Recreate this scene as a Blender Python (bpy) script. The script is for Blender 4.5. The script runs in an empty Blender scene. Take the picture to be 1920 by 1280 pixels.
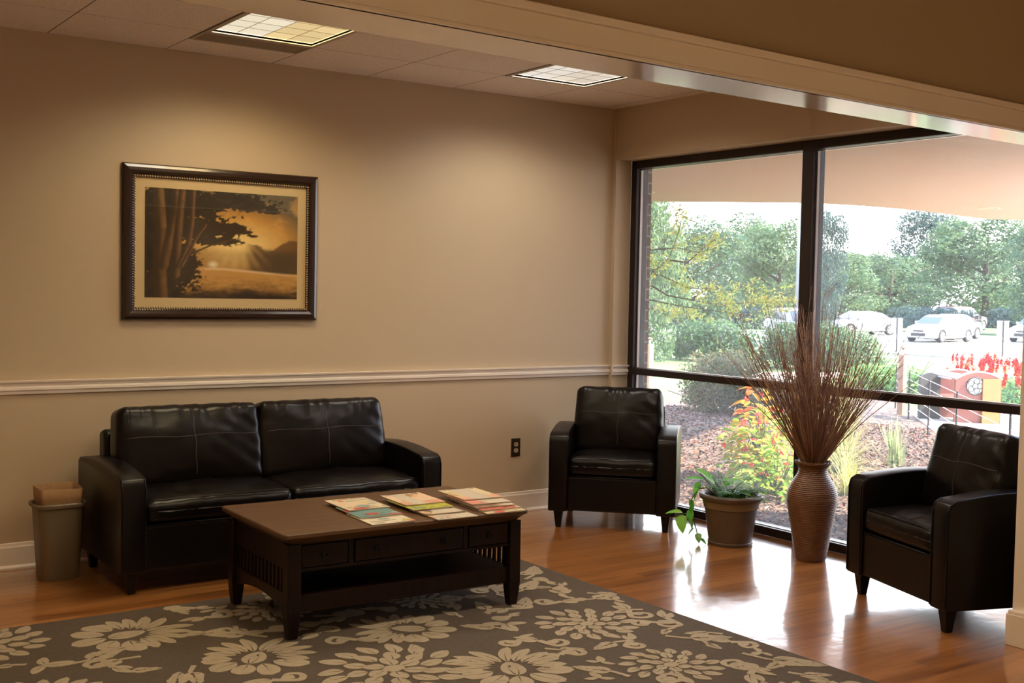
import bpy, bmesh, math, random
import numpy as np
from mathutils import Vector, Matrix, noise
from mathutils.bvhtree import BVHTree
SC = bpy.context.scene
COL = SC.collection
PI = math.pi
random.seed(7)
rng = np.random.default_rng(7)

# ------------------------------------------------------------------ camera
def make_camera():
    yaw, pit, rol = (math.radians(a) for a in (-35.0267, -2.5035, 1.1032))
    F = Vector((-math.sin(yaw)*math.cos(pit), math.cos(yaw)*math.cos(pit), math.sin(pit)))
    R = Vector((math.cos(yaw), math.sin(yaw), 0)); U = R.cross(F)
    R2 = R*math.cos(rol)+U*math.sin(rol); U2 = -R*math.sin(rol)+U*math.cos(rol)
    cd = bpy.data.cameras.new('camera'); c = bpy.data.objects.new('camera', cd); COL.objects.link(c)
    m = Matrix((R2, U2, -F)).transposed().to_4x4(); m.translation = Vector((-5.2498, -6.3079, 1.4741))
    c.matrix_world = m; cd.sensor_width = 36; cd.lens = 2195.12/1920*36; cd.clip_end = 600; cd.clip_start = .05
    SC.camera = c
make_camera()
# ------------------------------------------------------------------ world, sun, exposure
w = bpy.data.worlds.new('sky'); SC.world = w; w.use_nodes = True
nt = w.node_tree; nt.nodes.clear()
wo = nt.nodes.new('ShaderNodeOutputWorld'); wb = nt.nodes.new('ShaderNodeBackground')
tc = nt.nodes.new('ShaderNodeTexCoord'); sx = nt.nodes.new('ShaderNodeSeparateXYZ'); cr = nt.nodes.new('ShaderNodeValToRGB')
nt.links.new(tc.outputs['Generated'], sx.inputs[0]); nt.links.new(sx.outputs['Z'], cr.inputs[0])
cr.color_ramp.elements[0].position = .0; cr.color_ramp.elements[0].color = (1, .97, .93, 1)
cr.color_ramp.elements[1].position = .75; cr.color_ramp.elements[1].color = (.30, .43, .70, 1)
e = cr.color_ramp.elements.new(.28); e.color = (.80, .88, 1, 1)
nt.links.new(cr.outputs[0], wb.inputs[0]); wb.inputs[1].default_value = 6.8
nt.links.new(wb.outputs[0], wo.inputs[0])
SUN_DIR = Vector((.75, -.66, .72)).normalized()      # towards the sun
sd = bpy.data.lights.new('sun', 'SUN'); so = bpy.data.objects.new('sun', sd); COL.objects.link(so)
sd.energy = 21; sd.angle = .012; sd.color = (1, .90, .74)
so.rotation_euler = SUN_DIR.to_track_quat('Z', 'Y').to_euler()
SC.view_settings.view_transform = 'Standard'; SC.view_settings.look = 'None'
SC.view_settings.gamma = 1; SC.view_settings.use_curve_mapping = False
SC.view_settings.exposure = .32
SC.cycles.max_bounces = 12; SC.cycles.diffuse_bounces = 8; SC.cycles.transparent_max_bounces = 24
SC.cycles.sample_clamp_indirect = 12; SC.cycles.caustics_reflective = False; SC.cycles.caustics_refractive = False
LAMP = 20.5    # ceiling fixtures

# ------------------------------------------------------------------ materials
def mat(name, col, rough=.6, metal=0, spec=.5, coat=0, bump=None, var=None, trans=0, emit=None):
    m = bpy.data.materials.new(name); m.use_nodes = True; n = m.node_tree.nodes; l = m.node_tree.links
    b = n['Principled BSDF']
    b.inputs['Base Color'].default_value = (*col, 1); b.inputs['Roughness'].default_value = rough
    b.inputs['Metallic'].default_value = metal; b.inputs['Specular IOR Level'].default_value = spec
    b.inputs['Coat Weight'].default_value = coat; b.inputs['Coat Roughness'].default_value = .12
    t = n.new('ShaderNodeTexCoord')
    if var:       # (scale, amount, second colour)
        nz = n.new('ShaderNodeTexNoise'); nz.inputs['Scale'].default_value = var[0]; nz.inputs['Detail'].default_value = 6
        l.new(t.outputs['Object'], nz.inputs['Vector'])
        mp = n.new('ShaderNodeMapRange'); mp.inputs[1].default_value = .5-var[1]; mp.inputs[2].default_value = .5+var[1]
        l.new(nz.outputs['Fac'], mp.inputs[0])
        mx = n.new('ShaderNodeMix'); mx.data_type = 'RGBA'
        mx.inputs[6].default_value = (*col, 1); mx.inputs[7].default_value = (*var[2], 1)
        l.new(mp.outputs[0], mx.inputs[0]); l.new(mx.outputs[2], b.inputs['Base Color'])
    if bump:      # (scale, strength, distance)
        nz = n.new('ShaderNodeTexNoise'); nz.inputs['Scale'].default_value = bump[0]; nz.inputs['Detail'].default_value = 5
        l.new(t.outputs['Object'], nz.inputs['Vector'])
        bp = n.new('ShaderNodeBump'); bp.inputs['Strength'].default_value = bump[1]; bp.inputs['Distance'].default_value = bump[2]
        l.new(nz.outputs['Fac'], bp.inputs['Height']); l.new(bp.outputs[0], b.inputs['Normal'])
    if emit:
        b.inputs['Emission Color'].default_value = (*emit[0], 1); b.inputs['Emission Strength'].default_value = emit[1]
    return m

def attr_mat(name, rough=.6, spec=.4, transl=0, coat=0):
    """colour comes from the mesh's own 'col' attribute (leaf to leaf variation, printed artwork)"""
    m = bpy.data.materials.new(name); m.use_nodes = True; n = m.node_tree.nodes; l = m.node_tree.links
    b = n['Principled BSDF']; a = n.new('ShaderNodeAttribute'); a.attribute_name = 'col'
    l.new(a.outputs['Color'], b.inputs['Base Color']); b.inputs['Roughness'].default_value = rough
    b.inputs['Specular IOR Level'].default_value = spec; b.inputs['Coat Weight'].default_value = coat
    if transl:
        tr = n.new('ShaderNodeBsdfTranslucent'); l.new(a.outputs['Color'], tr.inputs[0])
        mx = n.new('ShaderNodeMixShader'); mx.inputs[0].default_value = transl
        l.new(b.outputs[0], mx.inputs[1]); l.new(tr.outputs[0], mx.inputs[2]); l.new(mx.outputs[0], n['Material Output'].inputs[0])
    return m

def wood_floor_mat():
    m = bpy.data.materials.new('cherry_laminate'); m.use_nodes = True; n = m.node_tree.nodes; l = m.node_tree.links
    b = n['Principled BSDF']; t = n.new('ShaderNodeTexCoord')
    br = n.new('ShaderNodeTexBrick'); br.offset = .37; br.inputs['Scale'].default_value = 1
    br.inputs['Brick Width'].default_value = 1.2; br.inputs['Row Height'].default_value = .085
    br.inputs['Mortar Size'].default_value = .0009; br.inputs['Mortar Smooth'].default_value = .3
    br.inputs['Color1'].default_value = (.0, .0, .0, 1); br.inputs['Color2'].default_value = (1, 1, 1, 1); br.inputs['Mortar'].default_value = (.3, .3, .3, 1)
    l.new(t.outputs['Object'], br.inputs['Vector'])
    mp = n.new('ShaderNodeMapping'); mp.inputs['Scale'].default_value = (1.6, 22, 1); l.new(t.outputs['Object'], mp.inputs['Vector'])
    nz = n.new('ShaderNodeTexNoise'); nz.inputs['Scale'].default_value = 1.5; nz.inputs['Detail'].default_value = 8; nz.inputs['Distortion'].default_value = .6
    l.new(mp.outputs[0], nz.inputs['Vector'])
    ad = n.new('ShaderNodeMath'); ad.operation = 'MULTIPLY_ADD'; ad.inputs[1].default_value = .30
    l.new(br.outputs['Color'], ad.inputs[0]); l.new(nz.outputs['Fac'], ad.inputs[2])
    cr = n.new('ShaderNodeValToRGB'); l.new(ad.outputs[0], cr.inputs[0]); r = cr.color_ramp
    r.elements[0].position = .32; r.elements[0].color = (.15, .050, .013, 1)
    r.elements[1].position = .92; r.elements[1].color = (.46, .19, .056, 1)
    e = r.elements.new(.58); e.color = (.31, .118, .031, 1)
    l.new(cr.outputs[0], b.inputs['Base Color'])
    b.inputs['Roughness'].default_value = .30; b.inputs['Specular IOR Level'].default_value = .5
    b.inputs['Coat Weight'].default_value = 1; b.inputs['Coat Roughness'].default_value = .10; b.inputs['Coat IOR'].default_value = 1.55
    nb = n.new('ShaderNodeTexNoise'); nb.inputs['Scale'].default_value = 9; l.new(t.outputs['Object'], nb.inputs['Vector'])
    bp = n.new('ShaderNodeBump'); bp.inputs['Strength'].default_value = .05; bp.inputs['Distance'].default_value = .02
    l.new(nb.outputs['Fac'], bp.inputs['Height']); l.new(bp.outputs[0], b.inputs['Normal']); l.new(bp.outputs[0], b.inputs['Coat Normal'])
    return m

def grain_mat(name, c1, c2, rough=.35, axis=0, coat=.3, spec=.4):
    m = bpy.data.materials.new(name); m.use_nodes = True; n = m.node_tree.nodes; l = m.node_tree.links
    b = n['Principled BSDF']; t = n.new('ShaderNodeTexCoord'); mp = n.new('ShaderNodeMapping')
    s = [26, 26, 26]; s[axis] = 1.5; mp.inputs['Scale'].default_value = s; l.new(t.outputs['Object'], mp.inputs['Vector'])
    nz = n.new('ShaderNodeTexNoise'); nz.inputs['Scale'].default_value = 1.4; nz.inputs['Detail'].default_value = 7; l.new(mp.outputs[0], nz.inputs['Vector'])
    cr = n.new('ShaderNodeValToRGB'); cr.color_ramp.elements[0].position = .35; cr.color_ramp.elements[1].position = .7
    cr.color_ramp.elements[0].color = (*c1, 1); cr.color_ramp.elements[1].color = (*c2, 1)
    l.new(nz.outputs['Fac'], cr.inputs[0]); l.new(cr.outputs[0], b.inputs['Base Color'])
    b.inputs['Roughness'].default_value = rough; b.inputs['Specular IOR Level'].default_value = spec; b.inputs['Coat Weight'].default_value = coat; b.inputs['Coat Roughness'].default_value = .25
    return m

def brick_mat(name, c1, c2, mortar, scale=1):
    m = bpy.data.materials.new(name); m.use_nodes = True; n = m.node_tree.nodes; l = m.node_tree.links
    b = n['Principled BSDF']; t = n.new('ShaderNodeTexCoord'); mp = n.new('ShaderNodeMapping')
    mp.inputs['Rotation'].default_value = (PI/2, 0, 0); l.new(t.outputs['Object'], mp.inputs['Vector'])
    br = n.new('ShaderNodeTexBrick'); br.inputs['Scale'].default_value = scale; br.inputs['Brick Width'].default_value = .2; br.inputs['Row Height'].default_value = .075
    br.inputs['Mortar Size'].default_value = .006
    br.inputs['Color1'].default_value = (*c1, 1); br.inputs['Color2'].default_value = (*c2, 1); br.inputs['Mortar'].default_value = (*mortar, 1)
    l.new(mp.outputs[0], br.inputs['Vector']); l.new(br.outputs['Color'], b.inputs['Base Color']); b.inputs['Roughness'].default_value = .9
    return m

def speckle_mat(name, cols, scale, rough=.9, bump=.6, dist=.01, stretch=(1, 1, 1)):
    m = bpy.data.materials.new(name); m.use_nodes = True; n = m.node_tree.nodes; l = m.node_tree.links
    b = n['Principled BSDF']; t = n.new('ShaderNodeTexCoord'); v = n.new('ShaderNodeTexVoronoi'); v.inputs['Scale'].default_value = scale
    mp = n.new('ShaderNodeMapping'); mp.inputs['Scale'].default_value = stretch
    l.new(t.outputs['Object'], mp.inputs['Vector']); l.new(mp.outputs[0], v.inputs['Vector'])
    sp = n.new('ShaderNodeSeparateColor'); l.new(v.outputs['Color'], sp.inputs[0])
    cr = n.new('ShaderNodeValToRGB'); r = cr.color_ramp; r.interpolation = 'CONSTANT'
    while len(r.elements) > 1: r.elements.remove(r.elements[-1])
    r.elements[0].position = 0; r.elements[0].color = (*cols[0], 1)
    for i, c in enumerate(cols[1:], 1):
        e = r.elements.new(i/len(cols)); e.color = (*c, 1)
    l.new(sp.outputs[0], cr.inputs[0]); l.new(cr.outputs[0], b.inputs['Base Color']); b.inputs['Roughness'].default_value = rough
    bp = n.new('ShaderNodeBump'); bp.inputs['Strength'].default_value = bump; bp.inputs['Distance'].default_value = dist
    l.new(sp.outputs[1], bp.inputs['Height']); l.new(bp.outputs[0], b.inputs['Normal'])
    return m

def glass_mat(name, haze):
    """clean thin pane, optionally with a pale veil imitating haze"""
    m = bpy.data.materials.new(name); m.use_nodes = True; n = m.node_tree.nodes; l = m.node_tree.links; n.clear()
    o = n.new('ShaderNodeOutputMaterial'); tr = n.new('ShaderNodeBsdfTransparent'); gl = n.new('ShaderNodeBsdfGlossy'); gl.inputs['Roughness'].default_value = .0
    ge = n.new('ShaderNodeNewGeometry'); dt = n.new('ShaderNodeVectorMath'); dt.operation = 'DOT_PRODUCT'; l.new(ge.outputs['Incoming'], dt.inputs[0]); l.new(ge.outputs['Normal'], dt.inputs[1])
    def mth(op, a, b=None):
        q = n.new('ShaderNodeMath'); q.operation = op
        for i, x in enumerate((a, b)):
            if x is None: continue
            if isinstance(x, (int, float)): q.inputs[i].default_value = x
            else: l.new(x, q.inputs[i])
        return q.outputs[0]
    fr = mth('ADD', mth('MULTIPLY', mth('POWER', mth('SUBTRACT', 1, mth('ABSOLUTE', dt.outputs['Value'])), 5), .9), .07)   # both faces of a thin pane
    m1 = n.new('ShaderNodeMixShader'); l.new(fr, m1.inputs[0]); l.new(tr.outputs[0], m1.inputs[1]); l.new(gl.outputs[0], m1.inputs[2])
    if haze:  # bluish translucent veil put into the pane in place of glare and haze
        t = n.new('ShaderNodeTexCoord'); nz = n.new('ShaderNodeTexNoise'); nz.inputs['Scale'].default_value = 5; nz.inputs['Detail'].default_value = 8
        l.new(t.outputs['Object'], nz.inputs['Vector'])
        mp = n.new('ShaderNodeMapRange'); mp.inputs[1].default_value = .3; mp.inputs[2].default_value = .8; mp.inputs[3].default_value = haze*.7; mp.inputs[4].default_value = haze*1.3
        l.new(nz.outputs['Fac'], mp.inputs[0])
        tl = n.new('ShaderNodeBsdfTranslucent'); tl.inputs[0].default_value = (.86, .92, 1, 1)
        m2 = n.new('ShaderNodeMixShader'); l.new(mp.outputs[0], m2.inputs[0]); l.new(m1.outputs[0], m2.inputs[1]); l.new(tl.outputs[0], m2.inputs[2]); m1 = m2
    l.new(m1.outputs[0], o.inputs[0])
    return m

M = dict(
    wall=mat('beige_wall_paint', (.52, .41, .28), .62, bump=(160, .05, .003)),
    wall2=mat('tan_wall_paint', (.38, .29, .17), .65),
    white=mat('cream_trim_paint', (.84, .76, .67), .28, coat=.4),
    gloss=mat('gloss_trim_paint', (.78, .68, .57), .10, coat=.6),
    tile=mat('ceiling_tile', (.95, .87, .79), .9, bump=(260, .5, .006), var=(190, .10, (.70, .59, .50))),
    tbar=mat('ceiling_grid_metal', (.45, .38, .30), .5), louvre=mat('dull_louvre', (.05, .045, .035), .6), gridline=mat('painted_shadow_gap', (.07, .05, .038), .8), dark=mat('dark_gap', (.03, .022, .016), .8),
    floor=wood_floor_mat(),
    bronze=mat('dark_bronze_aluminium', (.022, .014, .013), .35, metal=.3), alu=mat('bright_aluminium', (.55, .52, .50), .3, metal=.8),
    glass=glass_mat('hazed_window_glass', .10), pglass=glass_mat('picture_glass', 0),
    leather=mat('espresso_leather', (.003, .0017, .0018), .33, spec=.28, bump=(240, .12, .002)),
    seam=mat('seam_thread', (.045, .032, .028), .4), legw=mat('black_brown_leg_wood', (.004, .0025, .002), .4, spec=.25),
    tabletop=grain_mat('walnut_table_top', (.085, .042, .018), (.13, .066, .030), .42, 0, .0),
    tablew=grain_mat('dark_cherry_table_wood', (.0085, .0026, .0016), (.014, .0045, .003), .40, 2, .0, .22),
    knob=mat('blackened_bronze_knob', (.012, .009, .008), .35, metal=.6),
    plate=mat('brown_outlet_plate', (.030, .018, .013), .4), recept=mat('almond_receptacle', (.42, .34, .20), .4),
    bin=mat('taupe_bin_plastic', (.165, .135, .09), .45), bag=mat('kraft_paper', (.36, .21, .10), .85, bump=(25, .5, .01), var=(9, .25, (.27, .15, .07))),
    frame=mat('mahogany_frame', (.020, .0075, .005), .26, coat=.4), bead=mat('antique_gold_bead', (.46, .34, .19), .3),
    matb=mat('cream_mat_board', (.62, .47, .25), .85), art=attr_mat('printed_landscape', .45, .3),
    mag=attr_mat('magazine_cover', .35, .4), paper=mat('magazine_pages', (.55, .48, .38), .7),
    rug=mat('taupe_rug_pile', (.080, .060, .038), .95, bump=(420, .9, .004), var=(60, .3, (.11, .08, .06))),
    rugp=mat('champagne_rug_pile', (.37, .30, .205), .85, bump=(420, .8, .004), var=(45, .3, (.43, .355, .25))),
    pot=mat('brown_resin_pot', (.085, .055, .038), .42, var=(14, .2, (.11, .075, .050)), bump=(30, .2, .002)), potband=mat('olive_bronze_band', (.19, .14, .08), .4),
    soil=mat('potting_soil', (.02, .013, .009), .95, bump=(60, 1, .01)),
    leaf=attr_mat('indoor_leaf', .35, .5, .35), stem=mat('green_stem', (.07, .12, .03), .5),
    wicker=mat('brown_wicker', (.19, .085, .036), .38, var=(40, .3, (.10, .042, .018))),
    twig=attr_mat('dried_twig', .55, .4, .0),
    foliage=attr_mat('outdoor_foliage', .55, .3, .45), bark=mat('tree_bark', (.075, .055, .045), .9, bump=(20, .6, .02)),
    mulch=speckle_mat('wood_mulch', [(.045, .025, .018), (.10, .055, .04), (.20, .12, .085), (.06, .035, .03), (.30, .19, .13), (.035, .022, .02)], 26, .9, .9, .03, (1, 1.7, 1)),
    grass=mat('lawn_grass', (.085, .17, .045), .9, var=(3, .25, (.16, .21, .07)), bump=(60, .8, .02)),
    concrete=mat('pale_concrete', (.52, .47, .42), .9, var=(4, .2, (.46, .42, .38))), asphalt=mat('worn_asphalt', (.42, .40, .37), .9, var=(2, .2, (.36, .34, .32))),
    curb=mat('concrete_curb', (.30, .28, .27), .9), soffit=mat('stucco_soffit', (.50, .335, .235), .85, var=(1.5, .2, (.50, .315, .215)), bump=(30, .2, .01)),
    fascia=mat('canopy_fascia', (.40, .30, .24), .8),
    brick=brick_mat('brown_brick', (.15, .065, .045), (.20, .09, .06), (.35, .30, .26)),
    cedar=mat('weathered_cedar_post', (.42, .25, .17), .8, var=(12, .3, (.34, .19, .12))), lamp=mat('frosted_lamp_lens', (.75, .66, .55), .4), brass=mat('bollard_lamp_cap', (.35, .22, .12), .4, metal=.6),
    steel=mat('galvanised_steel', (.42, .42, .44), .45, metal=.5), pole=mat('grey_light_pole', (.22, .24, .27), .5), wire=mat('steel_cable', (.62, .60, .57), .4, metal=.5), blackm=mat('black_metal_post', (.02, .017, .02), .45),
    sign=mat('white_sign_plate', (.60, .62, .60), .6),
    carw=mat('white_car_paint', (.80, .79, .76), .2, coat=.8), cars=mat('silver_car_paint', (.42, .44, .47), .25, metal=.4, coat=.6), carr=mat('maroon_car_paint', (.14, .03, .03), .25, coat=.8), carb=mat('dark_blue_car_paint', (.05, .055, .10), .25, coat=.8),
    carg=mat('tinted_car_glass', (.05, .065, .08), .08, coat=.6), tyre=mat('black_tyre', (.02, .02, .022), .8), rim=mat('alloy_rim', (.45, .45, .47), .35, metal=.7), light=mat('headlight_lens', (.25, .28, .32), .15, coat=.6), trimb=mat('black_plastic_trim', (.03, .03, .032), .5),
    benchr=mat('red_brown_composite', (.26, .085, .06), .6, var=(25, .3, (.20, .06, .045))), benchd=mat('dark_bench_shell', (.045, .045, .045), .6), benchc=mat('pale_bench_coping', (.42, .44, .44), .5), oak=mat('golden_oak_board', (.42, .20, .06), .6, var=(10, .3, (.34, .15, .045))),
    tag=mat('yellow_plant_tag', (.62, .55, .22), .6),
    hallwall=mat('hall_wall_paint', (.80, .72, .62), .7),
)

# ------------------------------------------------------------------ helpers
def meta(o, label=None, cat=None, group=None, kind=None):
    if label: o['label'] = label
    if cat: o['category'] = cat
    if group: o['group'] = group
    if kind: o['kind'] = kind
    return o
def link(name, me, m=None, parent=None, smooth=False):
    o = bpy.data.objects.new(name, me); COL.objects.link(o)
    if m is not None:
        for x in (m if isinstance(m, (list, tuple)) else [m]): me.materials.append(x)
    if parent is not None: o.parent = parent
    if smooth:
        me.polygons.foreach_set('use_smooth', [True]*len(me.polygons))
    return o
def obj(name, bm, m, parent=None, smooth=False, bev=0, seg=2, auto=False):
    me = bpy.data.meshes.new(name); bm.normal_update(); bm.to_mesh(me); bm.free()
    o = link(name, me, m, parent, smooth or auto)
    if bev:
        b = o.modifiers.new('bevel', 'BEVEL'); b.width = bev; b.segments = seg; b.limit_method = 'ANGLE'; b.angle_limit = math.radians(35)
    if auto:
        es = o.modifiers.new('split', 'EDGE_SPLIT'); es.split_angle = math.radians(38)
    return o
def thing(name, label, cat, loc=(0, 0, 0), rz=0, group=None):
    o = bpy.data.objects.new(name, None); COL.objects.link(o); o.location = loc; o.rotation_euler = (0, 0, rz); o.empty_display_size = .1
    return meta(o, label, cat, group)
def copy_tree(o, parent=None):
    c = o.copy(); COL.objects.link(c)
    if parent is not None: c.parent = parent
    for ch in list(o.children): copy_tree(ch, c)
    return c
def NB(): return bmesh.new()
def box(bm, x0, x1, y0, y1, z0, z1, T=None):
    vs = [bm.verts.new((x, y, z)) for z in (z0, z1) for y in (y0, y1) for x in (x0, x1)]
    for f in ((0, 2, 3, 1), (4, 5, 7, 6), (0, 1, 5, 4), (2, 6, 7, 3), (0, 4, 6, 2), (1, 3, 7, 5)): bm.faces.new([vs[i] for i in f])
    if T is not None:
        for v in vs: v.co = T @ v.co
    return vs
def taper(bm, cx, cy, w0, d0, z0, w1, d1, z1, dx=0, dy=0):
    vs = []
    for (w_, d_, z, ox, oy) in ((w0, d0, z0, 0, 0), (w1, d1, z1, dx, dy)):
        for sy in (-1, 1):
            for sx_ in (-1, 1): vs.append(bm.verts.new((cx+ox+sx_*w_/2, cy+oy+sy*d_/2, z)))
    for f in ((0, 2, 3, 1), (4, 5, 7, 6), (0, 1, 5, 4), (2, 6, 7, 3), (0, 4, 6, 2), (1, 3, 7, 5)): bm.faces.new([vs[i] for i in f])
def prism(bm, pts, a, b, axis='z'):
    """polygon pts extruded from a to b along an axis"""
    def P(u, v, t): return {'z': (u, v, t), 'y': (u, t, v), 'x': (t, u, v)}[axis]
    lo = [bm.verts.new(P(u, v, a)) for u, v in pts]; hi = [bm.verts.new(P(u, v, b)) for u, v in pts]
    n = len(pts)
    try: bm.faces.new(lo[::-1]); bm.faces.new(hi)
    except ValueError: pass
    for i in range(n): bm.faces.new((lo[i], lo[(i+1) % n], hi[(i+1) % n], hi[i]))
def lathe(bm, prof, seg=48, cx=0, cy=0, rfun=None):
    rings = []
    for r, z in prof:
        rings.append([bm.verts.new((cx+(r+(rfun(i, z) if rfun else 0))*math.cos(2*PI*i/seg), cy+(r+(rfun(i, z) if rfun else 0))*math.sin(2*PI*i/seg), z)) for i in range(seg)])
    for a, b in zip(rings, rings[1:]):
        for i in range(seg): bm.faces.new((a[i], a[(i+1) % seg], b[(i+1) % seg], b[i]))
    return rings
def cap(bm, ring, flip=False): bm.faces.new(ring[::-1] if flip else ring)
def tube(bm, pts, rad, seg=6, closed=False):
    pts = [Vector(p) for p in pts]; n = len(pts); rad = rad if isinstance(rad, (list, tuple)) else [rad]*n
    up = None; rings = []
    for i, p in enumerate(pts):
        if closed: d = pts[(i+1) % n]-pts[i-1]
        else: d = pts[min(i+1, n-1)]-pts[max(i-1, 0)]
        d.normalize()
        if up is None: up = d.orthogonal().normalized()
        up = (up-d*up.dot(d)).normalized(); s = d.cross(up)
        rings.append([bm.verts.new(p+(up*math.cos(2*PI*k/seg)+s*math.sin(2*PI*k/seg))*rad[i]) for k in range(seg)])
    rr = list(zip(rings, rings[1:]))+([(rings[-1], rings[0])] if closed else [])
    for a, b in rr:
        for k in range(seg): bm.faces.new((a[k], a[(k+1) % seg], b[(k+1) % seg], b[k]))
    if not closed: bm.faces.new(rings[0][::-1]); bm.faces.new(rings[-1])
def rounded(bm, w_, d_, h_, r=.04, n=14, bulge=(0, 0, 0), fn=None, off=(0, 0, 0), T=None):
    """soft box centred on x,y and standing on z=0, faces puffed by bulge (x,y,z)"""
    hx, hy, hz = w_/2, d_/2, h_/2; cache = {}
    def vert(a, b, c):
        k = (a, b, c)
        if k in cache: return cache[k]
        q = []
        for t, hh in ((a, hx), (b, hy), (c, hz)):
            u = t/n*2-1; q.append(u*hh)
        p = Vector(q); inner = Vector([max(-hh+r, min(hh-r, c_)) for c_, hh in zip(q, (hx, hy, hz))])
        # denser sampling towards edges
        d = p-inner
        if d.length > 1e-6: p = inner+d.normalized()*r
        U = [p[0]/hx, p[1]/hy, p[2]/hz]
        for i in range(3):
            j, k2 = [x for x in range(3) if x != i]
            p[i] += U[i]*bulge[i]*max(0, 1-U[j]**2)*max(0, 1-U[k2]**2) if abs(U[i]) > .3 else 0
        if fn: p = fn(p, U)
        p = p+Vector((off[0], off[1], off[2]+hz))
        if T is not None: p = T @ p
        v = bm.verts.new(p); cache[k] = v; return v
    for ax in range(3):
        for side in (0, n):
            for i in range(n):
                for j in range(n):
                    def K(a, b):
                        l = [0, 0, 0]; l[ax] = side; o = [x for x in range(3) if x != ax]; l[o[0]] = a; l[o[1]] = b; return tuple(l)
                    q = [vert(*K(i, j)), vert(*K(i+1, j)), vert(*K(i+1, j+1)), vert(*K(i, j+1))]
                    if (side == 0) != (ax == 1): q = q[::-1]
                    bm.faces.new(q)
def mesh_np(name, V, Fq, m, parent=None, cols=None, smooth=False, percorner=4):
    me = bpy.data.meshes.new(name); V = np.asarray(V, np.float32); Fq = np.asarray(Fq, np.int32)
    me.vertices.add(len(V)); me.vertices.foreach_set('co', V.ravel())
    k = Fq.shape[1]; me.loops.add(Fq.size); me.loops.foreach_set('vertex_index', Fq.ravel())
    me.polygons.add(len(Fq)); me.polygons.foreach_set('loop_start', np.arange(0, Fq.size, k, dtype=np.int32))
    me.update(calc_edges=True)
    if cols is not None:
        a = me.color_attributes.new('col', 'FLOAT_COLOR', 'POINT'); c = np.ones((len(V), 4), np.float32); c[:, :3] = cols
        a.data.foreach_set('color', c.ravel())
    return link(name, me, m, parent, smooth)

# ------------------------------------------------------------------ room shell
H = 2.7377
def S(name, bm, m, parent=None, **k):
    o = obj(name, bm, m, parent, **k)
    if parent is None: o['kind'] = 'structure'
    return o
b = NB(); box(b, -7.2, .14, -10.2, 0.02, -.12, 0); S('floor', b, M['floor'])
b = NB(); box(b, -7.2, .0, 0, .2, -.12, 2.95); box(b, 0, .14, -.035, .2, -.12, 2.95); S('wall_back', b, M['wall'])
b = NB(); box(b, 0, .26, -3.42, -.035, 2.388, 2.95); box(b, 0, .26, -10.2, -3.42, -.12, 2.95); S('wall_right', b, M['wall'], bev=.006)
b = NB(); box(b, -7.35, -7.2, -10.2, .2, -.12, 2.95); S('wall_left', b, M['hallwall'])
b = NB(); box(b, -7.2, .26, -10.35, -10.2, -.12, 2.95); S('wall_behind_camera', b, M['hallwall'])
# header over the cased opening
P1 = Vector((-.625, -3.49, 0)); P2 = Vector((-4.287, -3.64, 0)); dv = (P2-P1).normalized(); nv = Vector((dv.y, -dv.x, 0))
if nv.y > 0: nv = -nv
ang = math.atan2(-dv.y, -dv.x)
Th = Matrix.Translation(P1) @ Matrix.Rotation(ang, 4, 'Z')     # local x runs right, local -y towards the camera
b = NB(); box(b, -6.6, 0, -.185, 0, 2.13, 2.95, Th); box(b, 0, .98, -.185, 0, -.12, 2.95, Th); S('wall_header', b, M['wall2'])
b = NB()
box(b, -6.6, -.002, -.19, .005, 2.122, 2.132, Th); S('trim_1', b, M['gloss'])
b = NB()
for (a, c, t) in ((2.122, 2.20, .016), (2.20, 2.222, .028), (2.122, 2.135, .020)): box(b, -6.6, .09, -.185-t, -.185, a, c, Th)
box(b, 0, .075, -.203, -.185, .14, 2.2, Th); S('trim_2', b, M['white'], bev=.003)
b = NB(); box(b, -.004, 0, -.186, .002, .0, 2.122, Th); S('trim_3', b, M['white'])
b = NB(); box(b, -.03, -.004, -.20, .018, .0, .135, Th); box(b, -.024, -.004, -.195, .012, .135, .15, Th); S('baseboard_front', b, M['white'], bev=.003)
# ceiling: mineral tiles in a grid
T_ = .6096
xs = [-.0967-T_*k for k in range(-1, 12)]; ys = [0, -.56]+[-.56-T_*k for k in range(1, 17)]
fix = {(1, 1), (4, 1), (1, 4), (4, 4), (7, 4), (4, 10), (1, 13), (7, 13)}  # all but the first pair are unseen fixtures added for ambient light
b = NB()
for i in range(len(xs)-1):
    for j in range(len(ys)-1):
        x1, x0, y1, y0 = min(xs[i], -.002), xs[i+1], ys[j], ys[j+1]
        if (i-1, j) in fix: continue
        if i-1 == 4 and j == 0:
            box(b, x0+.003, x1-.003, y0+.003+.22, y1-.003, H, H+.015); continue
        box(b, x0+.003, x1-.003, y0+.003, y1-.003, H, H+.015)
box(b, -7.2, 0, -10.2, 0, H+.2, H+.21); S('ceiling', b, M['tile'])
b = NB()
for x in xs[1:]: box(b, x-.004, x+.004, -10.2, 0, H+.0005, H+.03)
for y in ys[1:]: box(b, -7.2, 0, y-.004, y+.004, H+.0005, H+.03)
box(b, -7.2, 0, -.012, 0, H+.002, H+.03); S('trim_shadow_lines', b, M['gridline'])  # dark strips coloured as the shadow lines between the tiles

ground_ = None
b = NB(); box(b, -7.2, .13, -10.2, -4.75, .0005, .012); S('floor_bounce_sheet', b, mat('hall_bounce_beige', (.78, .70, .60), .95))  # unseen pale sheet added to bounce neutral light up to the header
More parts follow.
